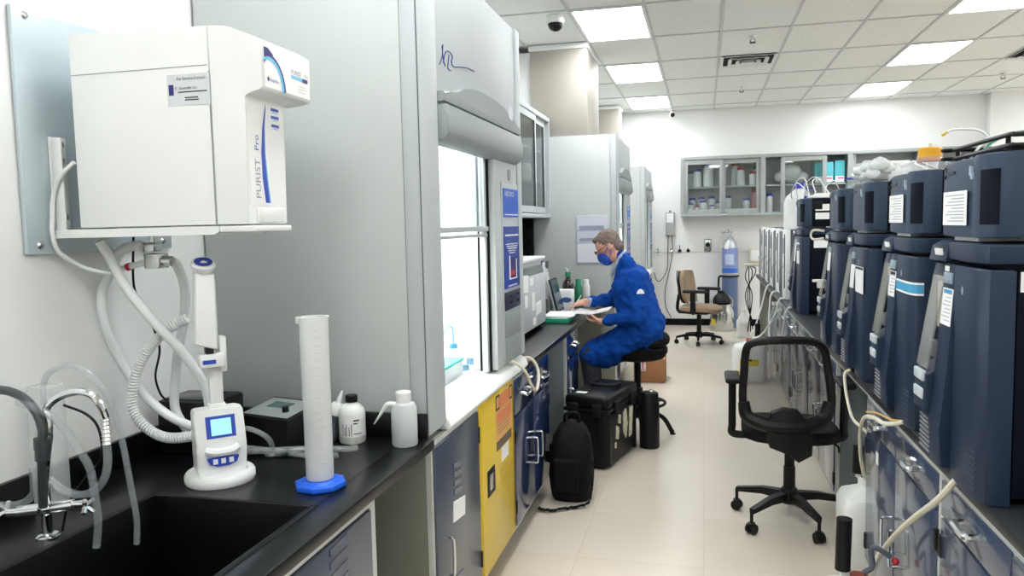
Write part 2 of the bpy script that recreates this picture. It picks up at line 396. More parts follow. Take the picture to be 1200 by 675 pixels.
# display panel on the header: normal +X, right = +Y
dp = MB(); x = -1.0995
dp.box(-1.1005, x, 1.812, 2.046, 2.022, 2.124, 0, 0)
def poly(P, m, dx): dp.face([(x + dx, y, z) for y, z in P], m)
N_ = 14
arc = lambda cy, cz, ry, rz, a0, a1: [(cy + ry*cos(radians(a0 + (a1-a0)*k/N_)), cz + rz*sin(radians(a0 + (a1-a0)*k/N_))) for k in range(N_+1)]
A1 = arc(1.833, 2.016, .082, .094, 95, 4); A2 = arc(1.836, 2.018, .070, .084, 110, 0); A3 = arc(1.832, 2.018, .062, .075, 118, 0)
for P, Q, m, dx in ((A1, A2, 1, .0004), (A2, A3, 2, .0006)):
    for i in range(N_): poly([P[i], P[i+1], Q[i+1], Q[i]], m, dx)
poly([(1.812, 2.124), (1.832, 2.124), (1.86, 2.108), (1.83, 2.104), (1.812, 2.08)], 1, .0003)
dp.text('PURIST', .018, (x, 1.945, 2.078), (0, 1, 0), (0, 0, 1), 3); dp.text('Pro', .015, (x, 2.018, 2.078), (0, 1, 0), (0, 0, 1), 3)
poly([(1.945, 2.066), (2.005, 2.066), (2.005, 2.075), (1.945, 2.075)], 2, .0006); poly([(2.005, 2.064), (2.035, 2.064), (2.035, 2.075), (2.005, 2.075)], 1, .0006)
poly([(1.822, 2.044), (1.828, 2.052), (1.834, 2.044), (1.828, 2.036)], 1, .0008); dp.text('RephiLe', .013, (x, 1.837, 2.039), (0, 1, 0), (0, 0, 1), 1)
for z in (2.05, 2.042, 2.034): poly([(1.98, z), (2.02, z), (2.02, z+.001), (1.98, z+.001)], 3, .0006)
dp.build('display_panel', [PAP, DBLUE, LBLUE, PRT], t, smooth=False)
dp = MB(); x = -1.1545
dp.box(-1.1563, x, 1.812, 1.905, 1.72, 1.998, 0, 0)
B1 = [(1.897, 1.99), (1.878, 1.93), (1.867, 1.86), (1.868, 1.79), (1.879, 1.725)]; B2 = [(1.899, 1.99), (1.888, 1.93), (1.884, 1.86), (1.889, 1.79), (1.898, 1.725)]; B3 = [(1.899, 1.98), (1.889, 1.93), (1.888, 1.86), (1.895, 1.79), (1.905, 1.725)]
for i in range(4):
    poly([B1[i], B1[i+1], B2[i+1], B2[i]], 1, .0006); poly([B2[i], B2[i+1], B3[i+1], B3[i]], 2, .0006)
dp.text('PURIST', .034, (x, 1.858, 1.735), (0, 0, 1), (0, -1, 0), 3); dp.text('Pro', .03, (x, 1.856, 1.862), (0, 0, 1), (0, -1, 0), 1)
x = -1.156
for z in (1.982, 1.961, 1.938):
    poly([(1.925, z-.004), (1.965, z-.004), (1.965, z+.004), (1.925, z+.004)], 1, .0009)
    poly([(1.93, z-.009), (1.96, z-.009), (1.96, z-.007), (1.93, z-.007)], 2, .0009)
dp.build('front_panel', [PAP, BLUE, LBLUE, PRT], t, smooth=False)
MB().box(-1.157, -1.148, 1.835, 1.965, 1.672, 1.712, .004).build('front_catch', HDPE2, t)
st = MB(); st.box(-1.383, -1.254, 1.7984, 1.8002, 1.984, 2.066, 0, 0)
st.box(-1.378, -1.363, 1.798, 1.7986, 2.012, 2.04, 0, 1)
R, U = (1, 0, 0), (0, 0, 1)
st.text('For Service Contact:', .0105, (-1.352, 1.7982, 2.051), R, U, 2); st.text('E  Scientific Inc.', .011, (-1.358, 1.7982, 2.026), R, U, 2)
for x0, x1, z in ((-1.35, -1.262, 2.018), (-1.33, -1.29, 2.003), (-1.33, -1.288, 1.997)): st.box(x0, x1, 1.7981, 1.7986, z, z+.003, 0, 2)
st.build('service_sticker', [mat('sticker_grey', '#d5d8dc', .5), DBLUE, INK], t, smooth=False)
# valve and hoses
t = thing('solenoid_valve', 'small grey metal valve block hanging under the purifier bracket', 'valve', (-1.57, 1.95, 1.55))
b = MB(); b.box(-1.598, -1.545, 1.93, 1.975, 1.545, 1.59, .004); b.box(-1.60, -1.563, 1.932, 1.972, 1.595, 1.622, .003); b.cyl((-1.555, 1.95, 1.568), (-1.52, 1.955, 1.566), .015); b.cyl((-1.58, 1.95, 1.62), (-1.58, 1.95, 1.645), .009)
b.build('valve_body', STEEL, t)
b = MB(); b.cyl((-1.60, 1.95, 1.565), (-1.66, 1.95, 1.552), .011, .009); b.cyl((-1.60, 1.94, 1.606), (-1.625, 1.95, 1.613), .016); b.build('hose_fitting', WHT, t)
MB().cyl((-1.66, 1.95, 1.552), (-1.672, 1.95, 1.549), .0115).build('collar', RED, t)
MB().tube([(-1.672, 1.95, 1.549), (-1.70, 1.955, 1.543), (-1.735, 1.96, 1.53)], .008).build('tube_stub', TUBEW, t)
H = [('white_hose', 'fat white hose slanting from under the purifier to behind the dispenser', .0145, [(-1.689, 1.867, 1.631), (-1.677, 1.887, 1.585), (-1.64, 1.911, 1.484), (-1.565, 1.935, 1.375), (-1.51, 1.97, 1.288), (-1.475, 2.01, 1.19), (-1.475, 2.035, 1.098)]),
     ('white_hose', 'fat white hose bowing left against the wall below the purifier valve', .0145, [(-1.628, 1.95, 1.615), (-1.702, 1.964, 1.598), (-1.76, 1.978, 1.531), (-1.772, 1.955, 1.468), (-1.772, 1.96, 1.376), (-1.764, 2.0, 1.263), (-1.721, 2.033, 1.155), (-1.643, 2.046, 1.08), (-1.542, 2.06, 1.03)]),
     ('white_hose', 'fat white hose arching right of the valve and dropping straight down', .0145, [(-1.525, 1.957, 1.566), (-1.53, 1.99, 1.55), (-1.547, 2.04, 1.484), (-1.577, 2.071, 1.389), (-1.62, 2.09, 1.277), (-1.653, 2.107, 1.163), (-1.66, 2.112, 1.075), (-1.615, 2.115, .998)])]
for n, l, r, P in H: tag(MB().tube(P, r, 12).build(n, TUBEW), l, 'hose', 'white water hoses')
tag(MB().tube([(-1.692, 1.796, 1.85), (-1.738, 1.79, 1.81), (-1.765, 1.79, 1.755), (-1.768, 1.785, 1.692), (-1.768, 1.782, 1.651), (-1.766, 1.80, 1.6), (-1.75, 1.86, 1.557), (-1.70, 1.9, 1.535), (-1.70, 1.94, 1.535)], .0065).build('white_tube', TUBEW), 'thin white tube looping from the back of the purifier down under its bracket', 'tube')
tag(MB().tube([(-1.648, 1.955, 1.64), (-1.671, 1.971, 1.53), (-1.686, 1.992, 1.477), (-1.686, 2.014, 1.435), (-1.662, 2.035, 1.353), (-1.662, 2.056, 1.282), (-1.701, 2.078, 1.195), (-1.697, 2.09, 1.135), (-1.68, 2.10, 1.108)], .0035).build('black_cable', BLK), 'thin black power cord hanging down the left wall behind the white hoses', 'cable')
# ------------------------------------------------------------------ dispenser
DL = (-1.395, 1.955, .9145)
t = thing('water_dispenser', 'white bench water dispenser with small lit blue screen', 'dispenser', DL, radians(45))
MB().lathe([(.001, 0), (.097, 0), (.1, .006), (.1, .022), (.095, .03), (.001, .031)], seg=40).build('base', WHT, t, local=True)
b = MB()
pr = [(-.05, .03), (.04, .03), (.045, .215), (.0, .222), (-.03, .218), (-.052, .12), (-.053, .1)]
b.prism(pr, 'x', -.069, .069, bev=.012); b.build('body', WHT, t, local=True)
# front face slants: screen plane from (y=-.052,z=.12) to (-.03,.218)
sl = Vector((0, .022, .098)).normalized()
def sp(x, s, lift=.0005): return Vector((x, -.052, .12)) + sl*s + Vector((0, -.976, .219))*lift
b = MB()
b.face([sp(-.04, .018), sp(.042, .018), sp(.042, .082), sp(-.04, .082)]); b.build('screen_bezel', BLUE, t, local=True, smooth=False)
b = MB(); b.face([sp(-.026, .026, .001), sp(.030, .026, .001), sp(.030, .073, .001), sp(-.026, .073, .001)]); b.build('screen', emat('lcd_cyan', '#8edcff', .42), t, local=True, smooth=False)
b = MB(); b.tube([(-.045, -.05, .105), (-.02, -.058, .098), (.02, -.058, .098), (.045, -.05, .105)], .012); b.build('wrist_ledge', WHT, t, local=True)
b = MB(); b.prism([(-.044, .083), (-.036, .066), (-.016, .058), (.018, .058), (.037, .066), (.044, .083)], 'y', -.0645, -.052, 0)
for xx in (-.022, .0, .022): b.box(xx-.0065, xx+.0065, -.066, -.0643, .066, .081, .0005, 1)
b.build('keypad', [BLUE, WHT], t, local=True)
b = MB(); b.box(-.019, .019, -.012, .014, .215, .36, .004); b.box(-.013, .013, -.01, .012, .36, .60, .004); b.box(-.024, .024, -.016, .018, .212, .232, .004); b.build('pole', WHT, t, local=True)
b = MB(); b.box(.012, .032, -.022, .016, .325, .43, .005); b.box(-.048, .02, -.05, -.012, .345, .385, .006); b.build('gun_holder', WHT, t, local=True)
b = MB(); b.box(-.04, -.004, -.0512, -.0495, .356, .368, 0, 0); b.build('badge', BLUE, t, local=True)
b = MB(); b.prism([(-.058, .415), (.002, .395), (.004, .615), (-.048, .625)], 'y', -.058, -.004, bev=.01); b.build('dispensing_gun', WHT, t, local=True)
b = MB(); b.box(-.03, -.008, -.05, -.02, .386, .402, .002); b.build('nozzle', BLK, t, local=True)
Mb = Matrix.Rotation(radians(28), 4, 'X')
b = MB(); b.lathe([(.001, -.012), (.03, -.012), (.033, -.004), (.033, .004), (.029, .009), (.001, .0095)], (-.024, -.045, .642), 28, 0, Mb); b.build('gun_button', WHT, t, local=True)
b = MB(); b.lathe([(.001, .0098), (.0245, .0098), (.0245, .0108), (.001, .011)], (-.024, -.045, .642), 28, 0, Mb)
b.lathe([(.001, .0111), (.006, .0111), (.006, .0114), (.001, .0115)], (-.024, -.047, .6415), 16, 1, Mb); b.lathe([(.001, .0111), (.010, .0111), (.010, .0114), (.001, .0115)], (-.024, -.052, .640), 16, 1, Mb, sy=.5)
b.build('button_cap', [BLUE, WHT], t, local=True)
P = catmull([(-1.50, 1.985, 1.393), (-1.555, 1.977, 1.365), (-1.622, 1.973, 1.31), (-1.669, 1.97, 1.244), (-1.692, 1.967, 1.178), (-1.696, 1.963, 1.125), (-1.675, 1.96, 1.082), (-1.62, 1.957, 1.045), (-1.558, 1.953, 1.033), (-1.465, 1.955, 1.044)], 46)
T = [(P[min(i+1, len(P)-1)] - P[max(i-1, 0)]).normalized() for i in range(len(P))]
u = T[0].orthogonal().normalized(); HP = []; L = 0
for i, (p, tt) in enumerate(zip(P, T)):
    u = (u - tt*u.dot(tt)).normalized(); v = tt.cross(u)
    if i: L += (p - P[i-1]).length
    a = L / .0098 * 2*pi; HP.append(p + .0105*(cos(a)*u + sin(a)*v))
# resample finely so that every turn of the coil is round
HP2 = []
for i in range(len(P)-1):
    pass
Lt = [0]
for i in range(1, len(P)): Lt.append(Lt[-1] + (P[i]-P[i-1]).length)
n = int(Lt[-1] / .0098 * 9); u = T[0].orthogonal().normalized(); j = 0
for k in range(n+1):
    s_ = Lt[-1]*k/n
    while j < len(P)-2 and Lt[j+1] < s_: j += 1
    q = P[j].lerp(P[j+1], (s_-Lt[j])/max(1e-9, Lt[j+1]-Lt[j])); tt = T[j]
    u = (u - tt*u.dot(tt)).normalized(); v = tt.cross(u); a = s_/.0098*2*pi
    HP2.append(q + .0125*(cos(a)*u + sin(a)*v))
MB().tube(HP2, .0042, 6, smooth=False).build('coiled_hose', TUBEW, t)
# ------------------------------------------------------------------ graduated cylinder
t = thing('graduated_cylinder', 'tall translucent graduated cylinder standing on a blue octagonal base', 'measuring cylinder', (-1.068, 1.955, .9145))
oct_ = lambda r, a0=0: [(-1.068 + r*cos(a0 + k*pi/4), 1.955 + r*sin(a0 + k*pi/4)) for k in range(8)]
b = MB(); b.prism(oct_(.074, .2), 'z', .9145, .931, bev=.004); b.lathe([(.055, .93), (.045, .938), (.001, .9385)], (-1.068, 1.955, 0), 24); b.build('foot', BASEB, t)
b = MB(); b.lathe([(.001, .94), (.0375, .94), (.039, .95), (.0405, 1.40), (.043, 1.405), (.0385, 1.405), (.036, .952), (.001, .948)], (-1.068, 1.955, 0), 32)
b.prism([(-1.104, 1.955-.016), (-1.118, 1.955-.012), (-1.118, 1.955-.004), (-1.104, 1.955+.002)], 'z', 1.385, 1.405, bev=.003)
b.build('tube', HDPE, t)
MB().lathe([(.001, .953), (.035, .953), (.0358, 1.142), (.001, 1.142)], (-1.068, 1.955, 0), 32).build('water', WATER, t)
b = MB()
for k in range(19):
    z = .99 + k*.021; a0 = radians(-62); dl = .5 if k % 5 == 0 else .28
    pts = [(-1.068 + .0412*cos(a0 + dl*i/4), 1.955 + .0412*sin(a0 + dl*i/4)) for i in range(5)]
    for p, q in zip(pts, pts[1:]): b.face([(p[0], p[1], z), (q[0], q[1], z), (q[0], q[1], z+.0012), (p[0], p[1], z+.0012)])
b.build('graduation_marks', PRT, t, smooth=False)
# ------------------------------------------------------------------ bottles, meter, box on the sink counter
t = thing('reagent_bottle', 'white plastic bottle with black cap and printed label on the sink counter', 'bottle', (-1.18, 2.40, .9145))
c = t.location
MB().lathe([(.001, 0), (.042, 0), (.046, .006), (.046, .095), (.042, .115), (.03, .13), (.019, .135), (.019, .146), (.001, .147)], c, 28).build('bottle_body', HDPE2, t)
MB().lathe([(.001, .140), (.021, .140), (.021, .162), (.019, .164), (.001, .164)], c, 24).build('cap', BLK, t)
b = MB()
def band(b, c, r, a0, a1, z0, z1, m=0, n=8):
    for i in range(n):
        p, q = [radians(a0 + (a1-a0)*k/n) for k in (i, i+1)]
        b.face([(c[0]+r*cos(p), c[1]+r*sin(p), z0), (c[0]+r*cos(q), c[1]+r*sin(q), z0), (c[0]+r*cos(q), c[1]+r*sin(q), z1), (c[0]+r*cos(p), c[1]+r*sin(p), z1)], m)
band(b, c, .0465, -125, 5, .94, 1.01)
for k, a in enumerate((-108, -98, -91, -80, -70)): band(b, c, .0468, a, a+3, .945, .975 if k % 2 else .985, 1, 1)
band(b, c, .0468, -60, -35, .995, 1.0, 1, 3); band(b, c, .0468, -60, -42, .985, .989, 1, 3); band(b, c, .0468, -60, -22, .95, .953, 1, 3)
b.build('label', [PAP, INK], t)
t = thing('wash_bottle', 'squat clear wash bottle with side spout, half full, at the counter end', 'bottle', (-.985, 2.395, .9145)); c = t.location
MB().lathe([(.001, 0), (.041, 0), (.044, .006), (.044, .128), (.038, .142), (.027, .148), (.001, .149)], c, 28).build('bottle_body', HDPE, t)
MB().lathe([(.001, .145), (.026, .146), (.027, .18), (.024, .184), (.001, .185)], c, 24).build('cap', HDPE2, t)
MB().lathe([(.001, .004), (.0405, .004), (.0425, .072), (.001, .072)], c, 24).build('water', mat('water_grey', '#8593a0', .15, alpha=.7), t)
MB().tube([(c.x-.02, c.y-.02, 1.055), (c.x-.05, c.y-.025, 1.056), (c.x-.075, c.y-.03, 1.02), (c.x-.095, c.y-.035, .99)], lambda q: .011 - .009*q, 10).build('spout', HDPE2, t)
t = thing('meter_box', 'black instrument box with grey keypad top behind the graduated cylinder', 'meter', (-1.40, 2.30, .9148), radians(-14))
b = MB(); b.prism([(-.085, 0), (.085, 0), (.09, .145), (-.08, .118)], 'x', -.115, .115, bev=.008); b.build('case', BLK, t, local=True)
b = MB(); b.face([(-.1, -.066, .1219), (.1, -.066, .1219), (.1, .078, .1447), (-.1, .078, .1447)]); b.build('keypad_panel', mat('keypad_grey', '#8e9693', .4), t, local=True, smooth=False)
b = MB(); b.face([(-.06, 0, .133), (.03, 0, .133), (.03, .05, .141), (-.06, .05, .141)]); b.build('display', TEALG, t, local=True, smooth=False)
MB().cyl((.05, -.02, .13), (.05, -.022, .148), .011).build('knob', BLK, t, local=True)
b = MB(); b.tube([(-.115, -.02, .09), (-.14, -.05, .085), (-.15, -.07, .05), (-.12, -.09, .02), (-.1, -.1, .006)], .008); b.build('cable', BLK, t, local=True)
t = thing('power_adapter_box', 'low black plastic box behind the white hoses at the left wall', 'box', (-1.65, 2.2, .9145))
b = MB(); b.box(-1.765, -1.55, 2.15, 2.33, .9145, 1.095, .012); b.build('case', BLK, t)
b = MB(); b.box(-1.75, -1.6, 2.17, 2.30, 1.0945, 1.099, .002); b.build('lid', mat('lid_smoke', '#33373b', .2), t)
t = thing('clear_tubing_coil', 'loose clear tubing lying on the counter in front of the black meter box', 'tubing', (-1.28, 2.2, .922))
b = MB()
b.tube([(-1.46, 2.12, .99), (-1.40, 2.10, 1.03), (-1.35, 2.13, 1.0), (-1.345, 2.16, .955), (-1.37, 2.17, .928), (-1.30, 2.22, .926)], .0085, 8)
b.tube([(-1.49, 2.17, .926), (-1.36, 2.17, .941), (-1.22, 2.23, .937), (-1.12, 2.28, .926), (-1.15, 2.33, .926)], .0095, 8)
b.tube([(-1.47, 2.19, .940), (-1.35, 2.20, .93), (-1.25, 2.19, .925), (-1.14, 2.21, .925)], .009, 8)
b.build('tubing', mat('clear_tubing_milky', '#c3c8c4', .12, alpha=.32, spec=.8), t)
t = thing('dropper_filter', 'tilted grey and white nozzle bottle between cylinder and white bottle', 'bottle', (-1.262, 2.395, .9145))
d = Vector((.32, .05, .95)).normalized(); p = Vector((-1.275, 2.395, .9145)); Mq = d.to_track_quat('Z', 'Y').to_matrix().to_4x4()
b = MB(); b.box(-1.297, -1.232, 2.37, 2.42, .9145, .985, .012); b.cyl(p + d*.06, p + d*.10, .026); b.build('grip', mat('slate_plastic', '#4a5057', .4), t)
MB().lathe([(.001, .1), (.025, .1), (.025, .128), (.018, .14), (.001, .141)], p, 20, 0, Mq).build('white_collar', WHT, t)
MB().lathe([(.001, .14), (.010, .14), (.009, .16), (.003, .185), (.001, .186)], p, 14, 0, Mq).build('nozzle', WHT, t)
# ------------------------------------------------------------------ faucet and its hoses
t = thing('lab_faucet', 'chrome lab faucet with two gooseneck outlets at the left rim of the sink', 'faucet', (-1.56, 1.49, .9145))
fx, fy = -1.548, 1.485
b = MB(); b.lathe([(.001, 0), (.028, 0), (.028, .008), (.02, .014), (.001, .015)], (fx, fy, .9145), 20); b.cyl((fx, fy, .92), (fx, fy, 1.05), .012); b.cyl((fx-.06, fy-.022, .985), (fx+.06, fy+.022, .995), .014)
b.ball((fx, fy, .99), .02); b.build('column', CHR, t)
for s, (dx, dy) in ((-1, (-.085, -.03)), (1, (.085, .03))):
    h = MB(); h.cyl((fx+dx*.7, fy+dy*.7, .99+.006*s), (fx+dx, fy+dy, .99+.006*s), .009)
    for a in range(4): h.tube([(fx+dx, fy+dy, .99), (fx+dx+.012*s, fy+dy+.022*cos(a*pi/2+.6), .99+.022*sin(a*pi/2+.6))], .006, smooth=False)
    h.build('handle', CHR, t)
b = MB(); b.tube([(fx, fy, 1.05), (fx+.03, fy-.02, 1.11), (-1.50, 1.465, 1.20), (-1.504, 1.465, 1.242), (-1.476, 1.476, 1.269), (-1.432, 1.482, 1.281), (-1.395, 1.488, 1.273), (-1.377, 1.494, 1.242), (-1.372, 1.5, 1.216)], .009, 10); b.build('gooseneck', CHR, t)
b = MB()
for k in range(7): b.lathe([(.007, 0), (.011, .003), (.007, .011)], (-1.374, 1.5, 1.15 + k*.0095), 14)
b.build('serrated_tip', STEEL, t)
b = MB(); b.tube([(-1.70, 1.45, 1.27), (-1.62, 1.45, 1.286), (-1.559, 1.45, 1.272), (-1.521, 1.45, 1.238), (-1.507, 1.45, 1.202), (-1.507, 1.45, 1.172), (-1.517, 1.452, 1.10), (-1.54, 1.47, 1.0)], .0105, 10); b.build('rubber_gooseneck', mat('grey_rubber', '#3c4043', .4), t)
b = MB(); b.cyl((-1.507, 1.45, 1.175), (-1.509, 1.45, 1.15), .019); b.cyl((-1.509, 1.45, 1.15), (-1.512, 1.45, 1.122), .0165); b.build('vacuum_breaker', mat('grey_rubber', '#3c4043', .4), t)
def tag2(P, r, label, m=CLR): return tag(MB().tube(P, r, 10).build('clear_tube', m), label, 'tube', 'clear tubes on the lab faucet')
tag2([(-1.56, 1.44, 1.262), (-1.496, 1.45, 1.238), (-1.459, 1.46, 1.203), (-1.427, 1.47, 1.146), (-1.408, 1.48, 1.098), (-1.403, 1.485, 1.03), (-1.404, 1.49, .966), (-1.418, 1.495, .90)], .0095, 'clear tube from the black gooseneck ending over the left side of the sink')
tag2([(-1.549, 1.50, 1.24), (-1.548, 1.505, 1.295), (-1.525, 1.507, 1.323), (-1.48, 1.51, 1.338), (-1.438, 1.515, 1.325), (-1.406, 1.52, 1.294), (-1.388, 1.53, 1.252), (-1.375, 1.54, 1.188), (-1.366, 1.545, 1.124), (-1.357, 1.55, 1.027), (-1.352, 1.556, .95), (-1.36, 1.56, .885)], .0075, 'clear tube in the highest arch, dropping into the sink farthest right')
tag2([(-1.374, 1.5, 1.152), (-1.371, 1.495, 1.104), (-1.384, 1.49, 1.063), (-1.418, 1.487, 1.036), (-1.455, 1.483, 1.031), (-1.489, 1.478, 1.043), (-1.52, 1.475, 1.068)], .0095, 'clear tube hanging in a shallow loop from the serrated chrome tip')
tag2([(-1.70, 1.40, 1.03), (-1.603, 1.412, 1.02), (-1.554, 1.424, 1.023), (-1.525, 1.43, 1.046), (-1.515, 1.425, 1.08), (-1.515, 1.425, 1.11)], .0085, 'clear tube curving away under the black gooseneck at the left edge')
tag(MB().tube([(-1.50, 1.51, 1.24), (-1.443, 1.516, 1.219), (-1.415, 1.52, 1.188), (-1.411, 1.525, 1.135), (-1.429, 1.53, 1.094), (-1.47, 1.53, 1.055), (-1.52, 1.525, .99), (-1.54, 1.52, .92)], .0032).build('thin_cable', BLK), 'thin black cable arching beside the lab faucet', 'cable')
t = thing('wall_sensor_box', 'clear plastic housing standing against the wall behind the lab faucet', 'housing', (-1.74, 1.78, .9145))
b = MB(); b.box(-1.772, -1.70, 1.66, 1.72, .9145, 1.245, .006); b.build('housing', mat('clear_housing', '#e6eae8', .15, alpha=.4), t)
# ------------------------------------------------------------------ fume hoods
def slab_cab(name, label, x0, x1, y0, y1, doors, dm, sides=OLV, z1=.874, kick=.1, group=None):
    """floor cabinet facing +X; doors = [(ya, yb, za, zb, kind, handle side)]"""
    t = thing(name, label, 'cabinet', ((x0+x1)/2, (y0+y1)/2, 0), 0, group)
    MB().box(x0, x1-.02, y0, y1, kick, z1, .002).build('carcass', sides, t)
    b = MB(); w_ = .018
    b.box(x1-.0195, x1, y0, y0+w_, kick, z1); b.box(x1-.0195, x1, y1-w_, y1, kick, z1); b.box(x1-.0195, x1-.0005, y0+w_, y1-w_, z1-w_, z1); b.box(x1-.0195, x1-.0005, y0+w_, y1-w_, kick, kick+w_)
    b.build('frame', FRM, t)
    MB().box(x0+.05, x1-.08, y0+.01, y1-.01, .002, kick-.001).build('toe_kick', BLKM, t)
    for ya, yb, za, zb, kind, hs in doors:
        d = MB().box(x1-.018, x1+.008, ya, yb, za, zb, .003).build('drawer' if kind == 'drawer' else 'door', dm, t)
        if kind == 'drawer':
            yc, zc = (ya+yb)/2, (za+zb)/2
            loop_handle((x1+.006, yc-.07, zc), (x1+.006, yc+.07, zc), (.035, 0, -.008), .009).build('handle', CHR, d)
        else:
            yh = ya+.06 if hs < 0 else yb-.06; zh = zb-.16 if kind == 'top' else (za+zb)/2 + .08
            loop_handle((x1+.006, yh, zh), (x1+.006, yh, zh-.14), (.035, 0, 0), .006).build('handle', CHR, d)
            ye = yb if hs < 0 else ya
            for zq in (zb-.1, za+.1): MB().box(x1-.003, x1+.012, ye-.006, ye+.006, zq-.035, zq+.035, .002).build('hinge', BLK, d)
    return t
def make_hood(label, Xf, Y0, W_, Zt, lamp=30, detail=True):
    k = W_/1.49; dx = Xf+.93
    yy = lambda y: Y0 + (y-2.49)*k
    X_ = lambda x: x + dx
    xb = -1.79
    t = thing('fume_hood', label, 'fume hood', (X_(-1.3), Y0+W_/2, .892), 0, None)
    MB().box(xb, X_(-.998), yy(2.49), yy(2.515), .918, Zt, .003).build('side_panel', HOODG, t)
    MB().box(xb, X_(-.998), yy(3.955), yy(3.98), .918, Zt, .003).build('side_panel', HOODG, t)
    MB().box(X_(-.9975), X_(-.93), yy(2.488), yy(2.675), .918, Zt, .006).build('corner_post', HOODL, t)
    MB().box(X_(-.9975), X_(-.94), yy(2.676), yy(3.895), 2.02, Zt-.004, .003).build('header_panel', HOODL, t)
    MB().box(X_(-1.06), X_(-.93), yy(3.896), yy(3.982), .968, Zt, .005).build('corner_post', HOODL, t)
    MB().box(xb, X_(-1.0), yy(2.52), yy(3.95), Zt-.03, Zt-.006).build('top_panel', HOODG, t)
    MB().box(X_(-.9375), X_(-.934), yy(2.4855), yy(2.489), .918, Zt).build('panel_seam', BEZD, t)
    # sash pocket bezel with the wavy upper edge
    b = MB(); out = [(2.677, 2.14), (2.75, 2.139), (2.83, 2.156), (2.92, 2.184), (3.01, 2.2), (3.1, 2.208), (3.2, 2.212), (3.32, 2.212), (3.43, 2.208), (3.53, 2.2), (3.63, 2.185), (3.72, 2.163), (3.8, 2.15), (3.875, 2.145), (3.875, 2.104), (2.677, 2.104)]
    b.prism([(yy(y), z) for y, z in out], 'x', X_(-.965), X_(-.905), bev=.008); b.build('bezel_crest', BEZ, t)
    b = MB(); b.box(X_(-.96), X_(-.92), yy(2.68), yy(3.872), 2.094, 2.106); b.build('bezel_groove', BEZD, t)
    b = MB(); pr = [(-.97, 2.096), (-.902, 2.096), (-.894, 2.05), (-.891, 1.998), (-.897, 1.98), (-.915, 1.966), (-.94, 1.957), (-.97, 1.955)]
    b.prism([(X_(x), z) for x, z in pr], 'y', yy(2.677), yy(3.875), bev=.012); b.build('sash_pocket', BEZ, t)
    # right-hand control column
    cp = MB().box(X_(-1.06), X_(-.938), yy(3.455), yy(3.8955), .968, 2.02, .004).build('control_column', HOODL, t)
    MB().box(X_(-.939), X_(-.932), yy(3.565), yy(3.89), .975, 1.86, .003).build('control_strip', mat('strip_grey', '#b4bcc0', .4), cp)
    x = X_(-.932)
    s1 = MB(); s1.box(x, x+.004, yy(3.585), yy(3.885), 1.69, 1.83, .0015, 0); s1.box(x+.004, x+.0045, yy(3.6), yy(3.87), 1.7, 1.705, 0, 1)
    if detail: s1.text('LABCONCO', .034, (x+.0042, yy(3.605), 1.793), (0, 1, 0), (0, 0, 1), 1)
    else: s1.box(x+.004, x+.0045, yy(3.61), yy(3.75), 1.795, 1.812, 0, 1)
    s1.build('sign', [SBLUE, PAP], t, smooth=False)
    s2 = MB(); s2.box(x, x+.004, yy(3.58), yy(3.888), 1.34, 1.645, .0015, 0)
    s2.box(x+.004, x+.0045, yy(3.60), yy(3.87), 1.598, 1.605, 0, 1); s2.box(x+.004, x+.0045, yy(3.61), yy(3.86), 1.556, 1.56, 0, 1)
    for q in range(4): s2.box(x+.004, x+.0045, yy(3.63+.015*q), yy(3.85-.02*q), 1.545-.011*q, 1.549-.011*q, 0, 1)
    s2.box(x+.004, x+.0043, yy(3.66), yy(3.84), 1.38, 1.49, 0, 2); s2.box(x+.0043, x+.005, yy(3.67), yy(3.69), 1.385, 1.5, 0, 1); s2.box(x+.0043, x+.005, yy(3.67), yy(3.83), 1.382, 1.388, 0, 1)
    s2.box(x+.0043, x+.005, yy(3.70), yy(3.78), 1.40, 1.425, 0, 3); s2.box(x+.0043, x+.005, yy(3.81), yy(3.825), 1.385, 1.48, 0, 1); s2.box(x+.004, x+.0045, yy(3.65), yy(3.83), 1.349, 1.354, 0, 1)
    s2.build('sign', [SBLUED, PAP, DBLUE, RED], t, smooth=False)
    b = MB(); b.box(x, x+.006, yy(3.575), yy(3.885), 1.235, 1.325, .003, 0)
    for q, zq in ((3.66, 1.295), (3.8, 1.295), (3.66, 1.262), (3.8, 1.262)): b.box(x+.006, x+.0075, yy(q), yy(q+.06), zq, zq+.012, .001, 1)
    b.build('control_panel', [mat('panel_dark_blue', '#1a2234', .3), BLK], t)
    for za, zb in ((1.10, 1.222), (.975, 1.094)): MB().box(x, x+.005, yy(3.575), yy(3.885), za, zb, .003).build('cover_plate', BEZ, t)
    MB().lathe([(.001, .004), (.026, .004), (.03, 0)], (x-.006, yy(3.735), 1.90), 20, 0, Matrix.Rotation(pi/2, 4, 'Y')).build('knockout', BEZ, t)
    # inside
    b = MB(); b.box(xb+.01, xb+.03, yy(2.516), yy(3.954), .93, 2.3); b.box(xb+.03, X_(-1.0), yy(2.516), yy(2.524), .93, 2.3); b.box(xb+.03, X_(-1.0), yy(3.94), yy(3.95), .93, 2.3); b.box(xb+.03, X_(-1.0), yy(2.525), yy(3.94), 2.28, 2.30)
    b.build('liner', LINER, t)
    b = MB()
    for za, zb in ((.96, 1.35), (1.38, 1.85), (1.88, 2.22)): b.box(xb+.08, xb+.088, yy(2.54), yy(3.93), za, zb)
    b.build('baffle', LINER, t)
    MB().box(xb+.01, X_(-1.085), yy(2.516), yy(3.954), .918, .93, .002).build('work_surface', LINER, t)
    MB().box(X_(-1.6), X_(-1.12), yy(2.75), yy(3.7), 2.262, 2.279).build('hood_lamp', emat('hood_lamp_%d' % lamp, '#ffffff', lamp), t)
